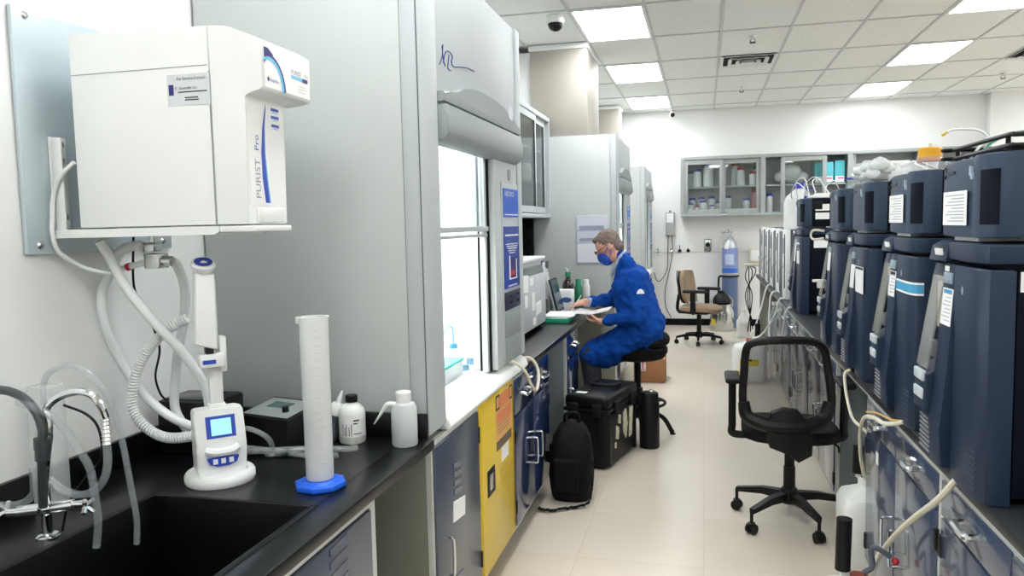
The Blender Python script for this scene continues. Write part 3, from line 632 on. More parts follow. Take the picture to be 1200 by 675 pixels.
    b = MB(); b.prism([(X_(x), z) for x, z in ((-.922, .892), (-.914, .905), (-.922, .93), (-.945, .95), (-.99, .963), (-1.07, .966), (-1.083, .96), (-1.083, .892))], 'y', yy(2.676), yy(3.984), bev=.004); b.build('airfoil_sill', WHT2, t)
    b = MB(); b.box(xb, X_(-1.0), yy(2.49), yy(3.98), .892, .917); b.build('base_frame', HOODG, t)
    # sash
    b = MB(); b.box(X_(-1.0), X_(-.965), yy(2.676), yy(3.44), 1.625, 1.648, .004); b.box(X_(-.995), X_(-.97), yy(2.676), yy(3.44), 1.60, 1.614, .003)
    b.box(X_(-1.0), X_(-.975), yy(2.676), yy(2.70), .967, 2.02, .003); b.box(X_(-1.0), X_(-.972), yy(3.405), yy(3.435), .967, 2.02, .003); b.build('sash_frame', HOODL, t)
    MB().box(X_(-1.02), X_(-.965), yy(3.437), yy(3.454), .967, 2.02).build('sash_track', BLKM, t)
    MB().box(X_(-.988), X_(-.984), yy(2.70), yy(3.405), 1.648, 2.02).build('sash_glass', PANE, t)
    return t
h1 = make_hood('large grey fume hood nearest the camera with pen scribble above its curved bezel', -.93, 2.49, 1.49, 2.65, 13)
b = MB(); x = -.9385
for P in ([(2.73, 2.245), (2.76, 2.275), (2.775, 2.325)], [(2.765, 2.318), (2.775, 2.275), (2.795, 2.25)], [(2.775, 2.258), (2.80, 2.30), (2.84, 2.314), (2.885, 2.305), (2.872, 2.28), (2.90, 2.268), (2.98, 2.282), (3.08, 2.297), (3.18, 2.302)], [(2.845, 2.302), (2.825, 2.25), (2.86, 2.245)]):
    b.tube([(x, y, z) for y, z in P], .0022, 6)
b.build('pen_scribble', mat('marker_ink', '#3b3f7c', .6), h1)
b = MB(); b.lathe([(.001, .003), (.05, .003), (.05, 0)], (-.905, 3.66, 2.19), 24, 0, Matrix.Rotation(pi/2, 4, 'Y'), sx=.7); b.build('round_tag', mat('tag_lilac', '#d9dbe9', .4), h1)
make_hood('second fume hood, behind the seated person, with a notice on its side', -.80, 7.45, 1.38, 2.50, 12, False)
make_hood('third and farthest fume hood, beside the grey wall box with cords', -.76, 10.6, 1.38, 2.41, 12, False)
# ducts above hoods
for x0, x1, y0, y1, z0, lb in ((-1.64, -1.08, 7.47, 8.3, 2.503, 'wide stainless duct casing rising from the second fume hood to the ceiling'), (-1.68, -1.2, 11.55, 11.95, 2.413, 'smaller duct casing above the farthest fume hood')):
    t = thing('duct_casing', lb, 'duct', ((x0+x1)/2, (y0+y1)/2, z0))
    MB().box(x0, x1, y0, y1, z0, ZC-.06, .003).build('casing', DUCT, t)
    MB().box(-1.795, x0-.002, y0+.03, y0+.045, z0, ZC-.062, .002).build('filler_panel', WHT2, t)
    MB().box(x0-.012, x1+.012, y0-.012, y1+.012, ZC-.06, ZC-.009, .004).build('ceiling_collar', WHT2, t)
t = thing('paper_notice', 'pale framed notice on the side of the second fume hood behind the person', 'notice', (-1.05, 7.448, 1.27))
MB().box(-1.2, -.895, 7.436, 7.4495, 1.262, 1.728, .003).build('backing', mat('notice_grey', '#c2c6d0', .5), t)
b = MB()
for z0, z1, m in ((1.60, 1.715, 0), (1.47, 1.575, 1), (1.275, 1.455, 2)): b.box(-1.19, -.905, 7.4345, 7.4365, z0, z1, 0, m)
b.box(-1.17, -.93, 7.434, 7.435, 1.585, 1.63, 0, 3); b.box(-1.17, -.95, 7.434, 7.435, 1.48, 1.51, 0, 3)
b.build('printed_sheets', [mat('sheet_lilac', '#d3d7e2', .6), mat('sheet_lilac2', '#c9cfdc', .6), mat('sheet_pale', '#dcdfe6', .6), mat('sheet_print', '#9aa0b8', .6)], t, smooth=False)
# cabinets beneath hood 1
t = slab_cab('base_cabinet', 'slate grey base cabinet with white tape label, under the nearest fume hood', -1.75, -.93, 2.492, 3.078, [(2.512, 3.058, .125, .868, 'top', -1)], CABG, z1=.889)
for ch in list(t.children):
    if ch.name.startswith('door'):
        for hh in list(ch.children):
            if hh.name.startswith('handle'): bpy.data.objects.remove(hh)
        for z0 in (.63, .19):
            v = MB()
            for k in range(4): v.prism([(2.71, z0+.034*k), (2.80, z0-.012+.034*k), (2.80, z0+.01+.034*k), (2.71, z0+.021+.034*k)], 'x', -.9225, -.919)
            v.build('vent_slots', CABB, ch)
        loop_handle((-.922, 2.575, .52), (-.922, 2.575, .38), (.04, 0, 0), .006).build('handle', CHR, ch)
        MB().prism([(2.69, .53), (2.83, .512), (2.838, .585), (2.70, .607)], 'x', -.9225, -.918).build('tape_label', PAP, ch)
t = slab_cab('safety_cabinet', 'yellow flammables cabinet with orange warning label under the nearest hood', -1.75, -.93, 3.082, 3.680, [(3.098, 3.664, .118, .878, 'none', -1)], YEL, sides=YEL, z1=.889)
for ch in list(t.children):
    if ch.name.startswith('frame'): ch.data.materials[0] = YEL
    if ch.name.startswith('door'):
        for hh in list(ch.children): bpy.data.objects.remove(hh)
        b = MB(); x = -.9218
        b.box(x-.001, x+.001, 3.335, 3.625, .66, .80, 0, 0); b.box(x-.001, x+.001, 3.335, 3.625, .80, .862, 0, 1); b.box(x-.001, x+.0011, 3.335, 3.40, .80, .87, 0, 2); b.box(x-.001, x+.0011, 3.585, 3.64, .80, .87, 0, 2)
        b.box(x, x+.0014, 3.345, 3.39, .81, .86, 0, 0); b.box(x, x+.0014, 3.594, 3.63, .81, .86, 0, 0)
        b.box(x-.001, x+.001, 3.335, 3.61, .612, .655, 0, 3); b.box(x-.001, x+.001, 3.42, 3.55, .54, .605, 0, 4); b.box(x, x+.0012, 3.35, 3.61, .735, .785, 0, 1)
        for k in range(3): b.box(x, x+.0016, 3.36, 3.58, .725-.018*k, .728-.018*k, 0, 3)
        b.build('warning_label', [ORG2, ORG, INK, mat('label_brown', '#6b5a4a', .5), PAP], ch, smooth=False)
        b = MB(); b.box(x-.002, x+.002, 3.17, 3.295, .45, .57, .002, 0); b.box(x+.002, x+.006, 3.2, 3.265, .475, .545, .002, 1); b.build('latch', [BLK, STEEL], ch)
        b = MB(); b.box(x-.002, x+.004, 3.648, 3.656, .13, .86, 0, 0); b.build('hinge_strip', mat('yellow_dark', '#8a742a', .5), ch)
b3 = slab_cab('base_cabinet', 'navy base cabinet with two drawers and two doors beside the yellow cabinet', -1.75, -.93, 3.684, 4.58,
              [(3.70, 4.125, .69, .868, 'drawer', 0), (4.135, 4.565, .69, .868, 'drawer', 0), (3.70, 4.125, .118, .68, 'door', 1), (4.135, 4.565, .118, .68, 'door', -1)], CABB, z1=.874)
slab_cab('base_cabinet', 'navy drawer cabinet at the knee space to the left of the seated person', -1.75, -.93, 5.24, 5.72,
         [(5.255, 5.705, .70, .868, 'drawer', 0), (5.255, 5.705, .118, .69, 'door', -1)], CABB, sides=mat('cabinet_side_grey', '#7c868c', .4), z1=.874)
slab_cab('base_cabinet', 'base cabinet standing under the second fume hood', -1.7, -.82, 7.47, 8.82, [(7.49, 8.13, .118, .87, 'door', 1), (8.15, 8.80, .118, .87, 'door', -1)], CABB, z1=.89)
slab_cab('base_cabinet', 'base cabinet standing under the third fume hood', -1.7, -.78, 10.62, 11.97, [(10.64, 11.28, .118, .87, 'door', 1), (11.3, 11.95, .118, .87, 'door', -1)], CABB, z1=.89)
t = thing('bench_worktop', 'black worktop running from the nearest fume hood past the seated person', 'worktop', (-1.35, 5.7, .876))
MB().box(-1.797, -.91, 3.985, 7.43, .8765, .914, .005).build('worktop', EPOX, t)
MB().box(-1.797, -1.778, 3.99, 7.43, .9145, 1.01, .003).build('splashback', EPOX, t)
b = MB(); b.box(-1.75, -.96, 7.38, 7.42, .002, .876); b.build('support_panel', OLV, t)
# upper glass-door cabinet
t = thing('wall_cabinet', 'grey wall cabinet with sliding glass doors between the first two fume hoods', 'cabinet', (-1.62, 6.0, 1.72))
x0, x1 = -1.797, -1.45
b = MB(); b.box(x0, x1, 4.3, 7.44, 2.635, 2.675, .002); b.box(x0, x1, 4.3, 7.44, 1.715, 1.75, .002); b.box(x0, x1, 4.3, 4.33, 1.751, 2.634); b.box(x0, x1, 7.40, 7.44, 1.751, 2.634); b.box(x0, x0+.01, 4.33, 7.40, 1.751, 2.634); b.box(x0+.01, x1-.03, 5.85, 5.88, 1.751, 2.634)
b.build('carcass', HOODL, t)
b = MB()
for z in (2.05, 2.34): b.box(x0+.012, x1-.08, 4.335, 7.395, z, z+.02)
b.build('shelf', HOODL, t)
for k, (ya, yb, xx) in enumerate(((4.34, 5.12, -1.458), (5.1, 5.86, -1.478), (5.87, 6.84, -1.458), (6.80, 7.33, -1.478))):
    d = MB(); d.box(xx-.016, xx, ya, ya+.055, 1.76, 2.63, .002); d.box(xx-.016, xx, yb-.055, yb, 1.76, 2.63, .002); d.box(xx-.016, xx, ya+.055, yb-.055, 2.575, 2.63); d.box(xx-.016, xx, ya+.055, yb-.055, 1.76, 1.815)
    d = d.build('door', HOODL, t)
    MB().box(xx-.009, xx-.006, ya+.055, yb-.055, 1.815, 2.575).build('pane', PANE, d)
    g = MB()
    for yq in (ya+.055, yb-.06): g.box(xx-.004, xx+.001, yq, yq+.008, 1.812, 2.578)
    g.build('gasket', BLKM, d)
def simple_bottle(name, label, loc, r, h, body, cap, group=None, caph=.03, cat='bottle', neck=.6):
    t = thing(name, label, cat, loc, 0, group); c = Vector(loc)
    MB().lathe([(.001, 0), (r*.93, 0), (r, .005), (r, h*.72), (r*.9, h*.8), (r*neck, h*.87), (r*neck, h*.95), (.001, h*.951)], c, 18).build('bottle_body', body, t)
    MB().lathe([(.001, h-caph), (r*neck*1.18, h-caph), (r*neck*1.18, h-.003), (r*neck, h), (.001, h)], c, 18).build('cap', cap, t)
    return t
for k, (y, z, h, lb) in enumerate(((6.1, 2.361, .16, 'white bottle on the top shelf of the sliding-door wall cabinet, first door'), (6.45, 2.071, .18, 'white bottle on the middle shelf of the sliding-door wall cabinet'), (7.05, 2.071, .15, 'white bottle on the middle shelf of the sliding-door wall cabinet, end door'), (6.3, 1.752, .16, 'white bottle on the bottom of the sliding-door wall cabinet'))):
    simple_bottle('storage_bottle', lb, (-1.6, y, z), .055, h, HDPE2, WHT, 'bottles in the sliding-door wall cabinet')
t = thing('pegboard', 'black drying pegboard under the sliding-door wall cabinet', 'pegboard', (-1.7, 7.43, 1.02))
MB().box(-1.775, -1.625, 7.405, 7.445, 1.02, 1.712, .004).build('board', BLKM, t)
b = MB()
for i in range(3):
    for j in range(5): b.cyl((-1.74+.045*i, 7.405, 1.1+.13*j), (-1.74+.045*i, 7.36, 1.13+.13*j), .006)
b.build('pegs', BLK, t)
# inside hood 1
t = thing('wash_bottle', 'clear squeeze bottle with blue cap and bent blue spout inside the nearest hood', 'bottle', (-1.22, 2.93, .931))
c = t.location
c = Vector((-1.20, 3.58, .9305)); t.location = c; ROOTM[t.name] = Matrix.Translation(c)
MB().lathe([(.001, 0), (.035, 0), (.037, .005), (.037, .09), (.028, .115), (.016, .122), (.001, .123)], c, 20).build('bottle_body', HDPE, t)
MB().lathe([(.001, .118), (.021, .118), (.021, .143), (.001, .144)], c, 18).build('cap', mat('cap_mid_blue', '#3f86dc', .4), t)
MB().tube([c+Vector((0, 0, .14)), c+Vector((0, -.002, .21)), c+Vector((-.005, -.03, .235)), c+Vector((-.01, -.06, .225)), c+Vector((-.02, -.13, .19))], .005, 8).build('spout', mat('spout_blue', '#5f93c8', .4), t)
t = thing('sample_box', 'clear box with teal lid full of vials inside the nearest hood', 'box', (-1.14, 3.3, .9305))
b = MB(); b.box(-1.19, -1.10, 3.12, 3.42, .9312, 1.02, .003); b.build('tray', HDPE, t)
MB().box(-1.194, -1.096, 3.115, 3.425, 1.0205, 1.034, .003).build('lid', CAPT, t)
b = MB()
for i in range(7):
    for j in range(2): b.cyl((-1.165+.04*j, 3.145+.04*i, .935), (-1.165+.04*j, 3.145+.04*i, 1.005), .012, seg=10)
b.build('vials', CLRG, t)
b = MB()
for i in range(7):
    for j in range(2): b.cyl((-1.165+.04*j, 3.145+.04*i, .948), (-1.165+.04*j, 3.145+.04*i, .962), .0127, seg=10)
b.build('vial_labels', mat('vial_blue', '#7fb2dc', .5), t)
for k, (y, h, lb) in enumerate(((3.52, .12, 'glass flask behind the teal-lidded box, nearest of three'), (3.66, .14, 'glass flask with blue band beside the hood bottle, middle of three'), (3.78, .11, 'glass flask standing farthest inside the nearest hood'))):
    t = thing('glass_flask', lb, 'flask', (-1.13, y, .9305), 0, 'glass flasks inside the nearest hood'); c = Vector(t.location)
    MB().lathe([(.001, 0), (.033, 0), (.036, .006), (.016, h*.7), (.014, h), (.017, h+.004), (.001, h+.004)], c, 18).build('flask_body', CLRG, t)
    MB().lathe([(.030, h*.2), (.0285, h*.2), (.0225, h*.42), (.0255, h*.42)], c, 18).build('blue_band', mat('vial_blue', '#7fb2dc', .5), t)
t = thing('cream_cable', 'cream cable draped from the hood sill down to the navy drawer handle', 'cable', (-.92, 3.7, .9))
b = MB(); b.tube([(-1.00, 3.50, .972), (-.97, 3.60, .985), (-.93, 3.68, .972), (-.885, 3.75, .92), (-.868, 3.83, .83), (-.862, 3.93, .775), (-.868, 4.03, .82), (-.885, 4.06, .88), (-.915, 4.03, .928), (-.96, 3.995, .932)], .0085, 8); b.build('cable', CREAM, t)
# ------------------------------------------------------------------ items on the left worktop
t = thing('bench_analyzer', 'light grey bench analyser with paper notes taped to its front, beside the nearest hood', 'instrument', (-1.4, 5.04, .9145))
b = MB(); b.box(-1.72, -1.10, 4.60, 5.40, .955, 1.315, .012); b.box(-1.72, -1.13, 4.60, 5.48, 1.316, 1.40, .01); b.box(-1.70, -1.12, 5.402, 5.49, .985, 1.38, .008); b.build('housing', mat('analyzer_grey', '#c3c6cb', .45), t)
MB().box(-1.725, -1.115, 4.595, 5.485, 1.401, 1.425, .006).build('top_lid', WHT, t)
b = MB(); b.prism([(-1.129, 1.318), (-1.105, 1.318), (-1.115, 1.365), (-1.129, 1.37)], 'y', 4.64, 5.36); b.build('viewing_lid', TEALG, t)
b = MB()
for x_, y_ in ((-1.65, 4.68), (-1.18, 4.68), (-1.65, 5.36), (-1.18, 5.36)): b.cyl((x_, y_, .9146), (x_, y_, .956), .025)
b.box(-1.7, -1.12, 5.28, 5.44, .93, .955); b.build('feet', BLK, t)
for k, (y0, y1, z0, z1) in enumerate(((4.64, 4.83, 1.22, 1.33), (4.72, 4.80, 1.12, 1.2), (4.93, 5.02, 1.08, 1.20), (5.06, 5.23, 1.04, 1.12), (4.88, 4.98, 1.25, 1.30), (4.95, 5.05, .98, 1.03))):
    MB().box(-1.0995, -1.0965, y0, y1, z0, z1, rot=Matrix.Rotation(radians((k*37) % 7 - 3), 3, 'X')).build('paper_note', PAP, t)
b = MB()
for k in range(9): b.box(-1.121, -1.117, 5.41, 5.47, 1.02+.03*k, 1.035+.03*k)
b.build('vent_slots', BEZ, t)
MB().box(-1.131, -1.124, 5.40, 5.46, 1.33, 1.39, .002).build('display', BLK, t)
t = thing('laptop', 'open laptop with dark screen on the worktop between analyser and bottles', 'laptop', (-1.1, 6.15, .9145))
MB().box(-1.15, -.97, 6.12, 6.42, .9146, .934, .004).build('laptop_base', mat('laptop_grey', '#8d9298', .35), t)
R = Matrix.Rotation(radians(-14), 3, 'Y')
MB().box(-1.158, -1.146, 6.12, 6.42, .93, 1.21, .004, rot=R, piv=(-1.152, 6.25, .93)).build('screen_lid', BLK, t)
MB().box(-1.1455, -1.1445, 6.135, 6.405, .95, 1.198, rot=R, piv=(-1.152, 6.25, .93)).build('screen', mat('screen_navy', '#26384e', .15), t)
t = thing('document_stand', 'pale slanted document stand behind the laptop', 'stand', (-1.24, 6.35, .9145))
MB().box(-1.25, -1.235, 6.28, 6.46, .93, 1.30, .004, rot=Matrix.Rotation(radians(-10), 3, 'Y'), piv=(-1.24, 6.37, .93)).build('panel', HOODL, t)
MB().box(-1.30, -1.19, 6.29, 6.45, .9146, .931, .003).build('stand_base', BEZ, t)
b = MB(); b.cyl((-1.29, 6.40, 1.28), (-1.285, 6.40, 1.34), .014); b.build('clip', BEZD, t)
t = thing('reagent_bottle', 'dark amber bottle with green cap on the worktop in front of the person', 'bottle', (-1.165, 6.72, .9145)); c = Vector(t.location)
MB().lathe([(.001, 0), (.046, 0), (.05, .006), (.05, .19), (.042, .225), (.02, .25), (.018, .275), (.001, .276)], c, 24).build('bottle_body', AMB, t)
MB().lathe([(.001, .27), (.024, .27), (.024, .31), (.02, .314), (.001, .314)], c, 20).build('cap', GRN, t)
MB().tube([c+Vector((0, 0, .31)), c+Vector((-.006, 0, .335)), c+Vector((-.02, 0, .348))], .006).build('tube_stub', WHT, t)
t = thing('reagent_bottle', 'small green bottle standing behind the white blue-marked box', 'bottle', (-1.085, 6.80, .9145)); c = Vector(t.location)
MB().lathe([(.001, 0), (.034, 0), (.036, .005), (.036, .17), (.022, .2), (.001, .2)], c, 20).build('bottle_body', GRN, t)
MB().lathe([(.001, .198), (.025, .2), (.025, .245), (.001, .246)], c, 18).build('cap', mat('cap_green', '#2f9a6c', .4), t)
simple_bottle('reagent_bottle', 'slim white bottle right of the green bottle in front of the person', (-1.01, 6.78, .9145), .03, .24, HDPE2, WHT)
t = thing('carton_box', 'white box with a blue oval mark on the worktop in front of the person', 'box', (-1.16, 6.55, .9145))
MB().box(-1.225, -1.095, 6.50, 6.62, .9147, 1.085, .004).build('box', PAP, t)
MB().lathe([(.001, .001), (.046, .001), (.046, 0)], (-1.145, 6.4995, 1.0), 24, 0, Matrix.Rotation(pi/2, 4, 'X'), sy=.5).build('oval_mark', mat('oval_blue', '#3d5f92', .5), t)
t = thing('notebook', 'green notebook lying at the worktop edge under white papers', 'notebook', (-1.08, 5.8, .9145))
MB().box(-1.19, -.97, 5.60, 5.92, .9147, .948, .004).build('cover', mat('notebook_green', '#1f9a78', .5), t)
t = thing('paper_stack', 'white papers lying on the green notebook', 'paper', (-1.07, 5.8, .9485))
b = MB()
for k in range(3): b.box(-1.19+.01*k, -.97+.012*k, 5.62, 5.95, .9487+.006*k, .954+.006*k, rot=Matrix.Rotation(radians(4*k-5), 3, 'Z'))
b.build('sheets', PAP, t)
t = thing('held_papers', 'white sheets held by the seated person at the worktop edge', 'paper', (-.84, 5.95, .965))
b = MB()
for k in range(2): b.prism([(-.97, .966+.004*k), (-.83, .957+.004*k), (-.70, .985+.004*k), (-.70, .987+.004*k), (-.83, .959+.004*k), (-.97, .968+.004*k)], 'y', 5.80+.01*k, 6.1)
b.build('sheets', PAP, t)
# ------------------------------------------------------------------ floor items on the left
t = thing('equipment_case', 'large black rigid equipment case with worn stickers on the floor', 'case', (-.692, 5.333, 0), radians(-14.3))
b = MB(); b.box(-.15, .15, -.295, .295, .012, .40, .03, seg=3); b.build('case_body', BLK, t, local=True)
b = MB(); b.box(-.158, .158, -.303, .303, .405, .50, .028, seg=3); b.build('lid', BLK, t, local=True)
b = MB(); b.box(-.163, .163, -.31, .31, .388, .412, .008)
for s in (-.09, .09): b.box(s-.02, s+.02, -.302, .302, .02, .37, .006)
b.box(-.157, .157, -.27, -.23, .02, .37, .006); b.box(-.157, .157, .23, .27, .02, .37, .006); b.build('ribs', BLK, t, local=True)
for s in (-.085, .085): MB().box(s-.035, s+.035, -.325, -.303, .36, .45, .008).build('latch', RUB, t, local=True)
for s in (-.16, .16): MB().box(.158, .178, s-.035, s+.035, .36, .45, .008).build('latch', RUB, t, local=True)
b = MB(); b.tube([(-.07, .08, .498), (-.07, .08, .525), (-.06, -.06, .53), (.09, -.06, .53), (.1, .08, .525), (.1, .08, .498)], .012); b.build('carry_handle', RUB, t, local=True)
b = MB(); b.box(-.10, -.03, -.24, -.19, .4995, .502); b.build('white_tag', PAP, t, local=True)
b = MB()
for P in ([(.0, .20), (.05, .14), (.08, .24), (.05, .35), (.0, .33)], [(-.14, .18), (-.10, .17), (-.09, .25), (-.13, .27)], [(.12, .13), (.17, .14), (.19, .34), (.13, .35)], [(-.1, .28), (-.06, .27), (-.055, .33), (-.09, .34)], [(-.16, .12), (-.145, .12), (-.145, .16), (-.16, .155)]):
    b.prism(P, 'x', .149, .1585)
b.build('worn_stickers', mat('worn_sticker', '#cfcbb4', .7, var=.3, scale=30), t, local=True)
t = thing('round_canister', 'narrow black cylindrical canister standing behind the equipment case', 'canister', (-.385, 5.62, 0)); c = Vector(t.location)
MB().lathe([(.001, .002), (.07, .002), (.073, .01), (.073, .33), (.066, .345), (.066, .40), (.06, .41), (.001, .411)], c, 24).build('canister_body', BLK, t)
MB().box(-.385, -.355, 5.60, 5.64, .408, .428, .004).build('lid_tab', CHR, t)
t = thing('backpack', 'black backpack leaning in the knee space with its strap on the floor', 'backpack', (-.775, 4.50, 0))
b = MB()
prof = [(0, .005, .17, .11), (.05, .0, .19, .13), (.15, -.0, .20, .14), (.28, .01, .19, .13), (.38, .025, .16, .105), (.44, .035, .11, .07), (.465, .04, .03, .02)]
ring = []
for z, oy, rx, ry in prof:
    ring.append([b.bm.verts.new((-.775 + .66*rx*math.copysign(abs(cos(a))**.7, cos(a)) + .004*sin(9*a+z*30), 4.50 + oy + ry*math.copysign(abs(sin(a))**.7, sin(a)), z)) for a in [2*pi*k/28 for k in range(28)]])
for A, B in zip(ring, ring[1:]):
    for k in range(28): b.bm.faces.new((A[k], A[(k+1) % 28], B[(k+1) % 28], B[k]))
b.bm.faces.new(ring[0][::-1]); b.bm.faces.new(ring[-1]); b._fin(0); b.build('bag', BLKM, t)
b = MB(); b.box(-.87, -.70, 4.352, 4.39, .06, .27, .025, seg=3); b.build('front_pocket', BLKM, t)
b = MB(); b.tube([(-.82, 4.53, .45), (-.81, 4.53, .50), (-.74, 4.53, .505), (-.73, 4.53, .45)], .01); b.build('grab_handle', BLKM, t)
b = MB()
for P in ([(-.68, 4.45, .40), (-.645, 4.42, .3), (-.635, 4.40, .16), (-.64, 4.37, .06), (-.66, 4.32, .02), (-.74, 4.27, .012), (-.86, 4.20, .012), (-.93, 4.22, .014)],):
    Pc = catmull(P, 8)
    for p, q in zip(Pc, Pc[1:]):
        n_ = Vector((0, 0, .022)) if p.z > .05 else Vector((.0, .022, .004))
        b.face([p, q, q + n_, p + n_]); 
b.build('shoulder_strap', BLKM, t)
t.children[-1].modifiers.new('thick', 'SOLIDIFY').thickness = .005
t = thing('cardboard_carton', 'brown cardboard carton with red arrow label on the floor behind the stool', 'carton', (-.54, 8.1, 0))
MB().box(-.70, -.385, 7.92, 8.30, .002, .25, .004).build('carton', CARD, t)
b = MB(); b.box(-.70, -.385, 8.10, 8.12, .2495, .2515); b.build('tape', mat('tape_tan', '#b98f62', .4), t)
b = MB(); b.box(-.66, -.575, 7.9185, 7.9205, .125, .235, 0, 0)
for x_ in (-.64, -.605): b.box(x_-.006, x_+.006, 7.9175, 7.919, .15, .20, 0, 1); b.prism([(x_-.013, .198), (x_+.013, .198), (x_, .222)], 'y', 7.9175, 7.919, 1)
b.box(-.655, -.58, 7.9175, 7.919, .135, .143, 0, 1); b.build('arrow_label', [PAP, RED], t, smooth=False)
# ------------------------------------------------------------------ stool
t = thing('lab_stool', 'black lab stool with padded seat and foot ring under the person', 'stool', (-.50, 6.02, 0))
b = MB(); sx, sy = -.50, 6.02
b.lathe([(.001, .585), (.16, .585), (.205, .60), (.232, .645), (.23, .68), (.21, .695), (.14, .68), (.001, .675)], (sx, sy, 0), 32); b.build('seat', BLKM, t)
b = MB()
P = [(sx+.195*cos(a), sy+.195*sin(a), .695+.05*cos(a)) for a in [radians(-75+150*k/10) for k in range(11)]]
b.tube(P, lambda q: .02+.035*sin(pi*q), 12); b.build('back_lip', BLKM, t)
b = MB(); b.cyl((sx, sy, .30), (sx, sy, .60), .025); b.cyl((sx, sy, .12), (sx, sy, .36), .038); b.build('column', BLK, t)
b = MB()
for k in range(5):
    a = 2*pi*k/5 - .1; e = Vector((cos(a), sin(a), 0)); p0 = Vector((sx, sy, .17))
    b.tube([p0, p0 + e*.18 + Vector((0, 0, -.03)), p0 + e*.27 + Vector((0, 0, -.155))], .018)
    b.lathe([(.001, 0), (.022, 0), (.02, .012), (.001, .013)], (sx+e.x*.27, sy+e.y*.27, .002), 12)
b.build('base_legs', BLK, t)
b = MB(); b.tube([(sx+.21*cos(2*pi*k/24), sy+.21*sin(2*pi*k/24), .24) for k in range(25)], .012)
for k in range(3): b.tube([(sx, sy, .22), (sx+.21*cos(2*pi*k/3+.5), sy+.21*sin(2*pi*k/3+.5), .24)], .01, smooth=False)
b.build('foot_ring', BLK, t)
# ------------------------------------------------------------------ person
def blob(name, caps, balls, mats, parent=None, vox=.008, smooth=6, extra=None):
    """union of tapered capsules, voxel-remeshed into one continuous skin"""
    b = MB()
    for p, q, r0, r1 in caps:
        p, q = Vector(p), Vector(q); d = q - p; L = d.length; M = d.to_track_quat('Z', 'Y').to_matrix().to_4x4()
        pr = [(r0*sin(a), -r0*cos(a)) for a in [pi/2*k/5 for k in range(6)]] + [(r1*cos(a), L + r1*sin(a)) for a in [pi/2*k/5 for k in range(6)]]
        b.lathe([(max(r, 0), z) for r, z in pr], p, 16, 0, M)
    for c_, r, sc, rotm in balls:
        bm2 = bmesh.new(); bmesh.ops.create_uvsphere(bm2, u_segments=20, v_segments=14, radius=r)
        M = Matrix.Translation(c_) @ (rotm.to_4x4() if rotm else Matrix()) @ Matrix.Diagonal((*sc, 1))
        me = bpy.data.meshes.new('tmp'); bm2.transform(M); bm2.to_mesh(me); bm2.free(); b.bm.from_mesh(me); bpy.data.meshes.remove(me)
    b._fin(0)
    o = b.build(name, mats, parent, smooth=True, ang=180)
    m = o.modifiers.new('remesh', 'REMESH'); m.mode = 'VOXEL'; m.voxel_size = vox; m.use_smooth_shade = True
    s = o.modifiers.new('smooth', 'SMOOTH'); s.iterations = smooth; s.factor = .5
    return o
V = Vector
PY = 6.0
head_c = V((-.715, PY, 1.465)); Rh = Matrix.Rotation(radians(-34), 3, 'Y')   # face (-X) tips down
hp = lambda x, y, z: head_c + Rh @ V((x, y, z))
chest = V((-.545, PY, 1.16)); hipc = V((-.47, PY, .80))
shL, shR = V((-.50, PY-.17, 1.235)), V((-.545, PY+.17, 1.235))
elL, haL = V((-.475, PY-.25, .955)), V((-.74, PY-.20, .905))
elR, haR = V((-.72, PY+.24, 1.03)), V((-.915, PY+.0, 1.035))
knL, knR = V((-.86, PY-.10, .62)), V((-.88, PY+.12, .62))
anL, anR = V((-.80, PY-.10, .14)), V((-.86, PY+.12, .14))
def hand(wr, d, palmn, curl, side):
    """palm plus five fingers: d = pointing direction, palmn = palm normal"""
    d = d.normalized(); n = palmn.normalized(); s = d.cross(n).normalized() * side
    caps = [(wr, wr + d*.03, .025, .028)]
    for k in range(4): caps.append((wr + d*.02 + s*(.012*(k-1.5)), wr + d*.085 + s*(.019*(k-1.5)), .016, .0125))
    for k, L in enumerate((.07, .082, .076, .058)):
        a = wr + d*.088 + s*(.0195*(k-1.5)); c1 = curl; p = a; dd = d
        for j, fr in enumerate((.45, .32, .25)):
            dd = (dd*cos(c1) + n*sin(c1)).normalized() if j == 0 else (dd*cos(c1*.9) + (n*cos(c1*j*.5) - d*sin(c1*j*.5))*sin(c1*.9)).normalized()
            q = p + dd*L*fr; caps.append((p, q, .0095-.0012*j, .0088-.0012*j)); p = q
    a = wr + d*.03 - s*.028; m1 = a + (d*.6 - s*.6 + n*.4).normalized()*.042; m2 = m1 + (d*.8 + n*.55 + s*.1).normalized()*.034
    caps += [(a, m1, .0135, .011), (m1, m2, .011, .0085)]
    return caps
body_caps = [(hp(.02, 0, -.06), chest + V((.02, 0, .1)), .052, .062), (chest, hipc, .12, .13), (shL, elL, .045, .038), (elL, haL, .037, .026), (shR, elR, .045, .038), (elR, haR, .037, .026),
             (chest + V((0, -.1, .06)), chest + V((0, .1, .06)), .07, .07), (hipc + V((0, -.08, -.02)), knL, .075, .055), (hipc + V((0, .08, -.02)), knR, .075, .055), (knL, anL, .052, .036), (knR, anR, .052, .036)]
body_caps += hand(haL, V((-.85, .32, -.05)), V((.1, .35, .75)), .35, 1) + hand(haR, V((-.85, -.05, -.28)), V((-.25, -.05, -.9)), .55, 1)
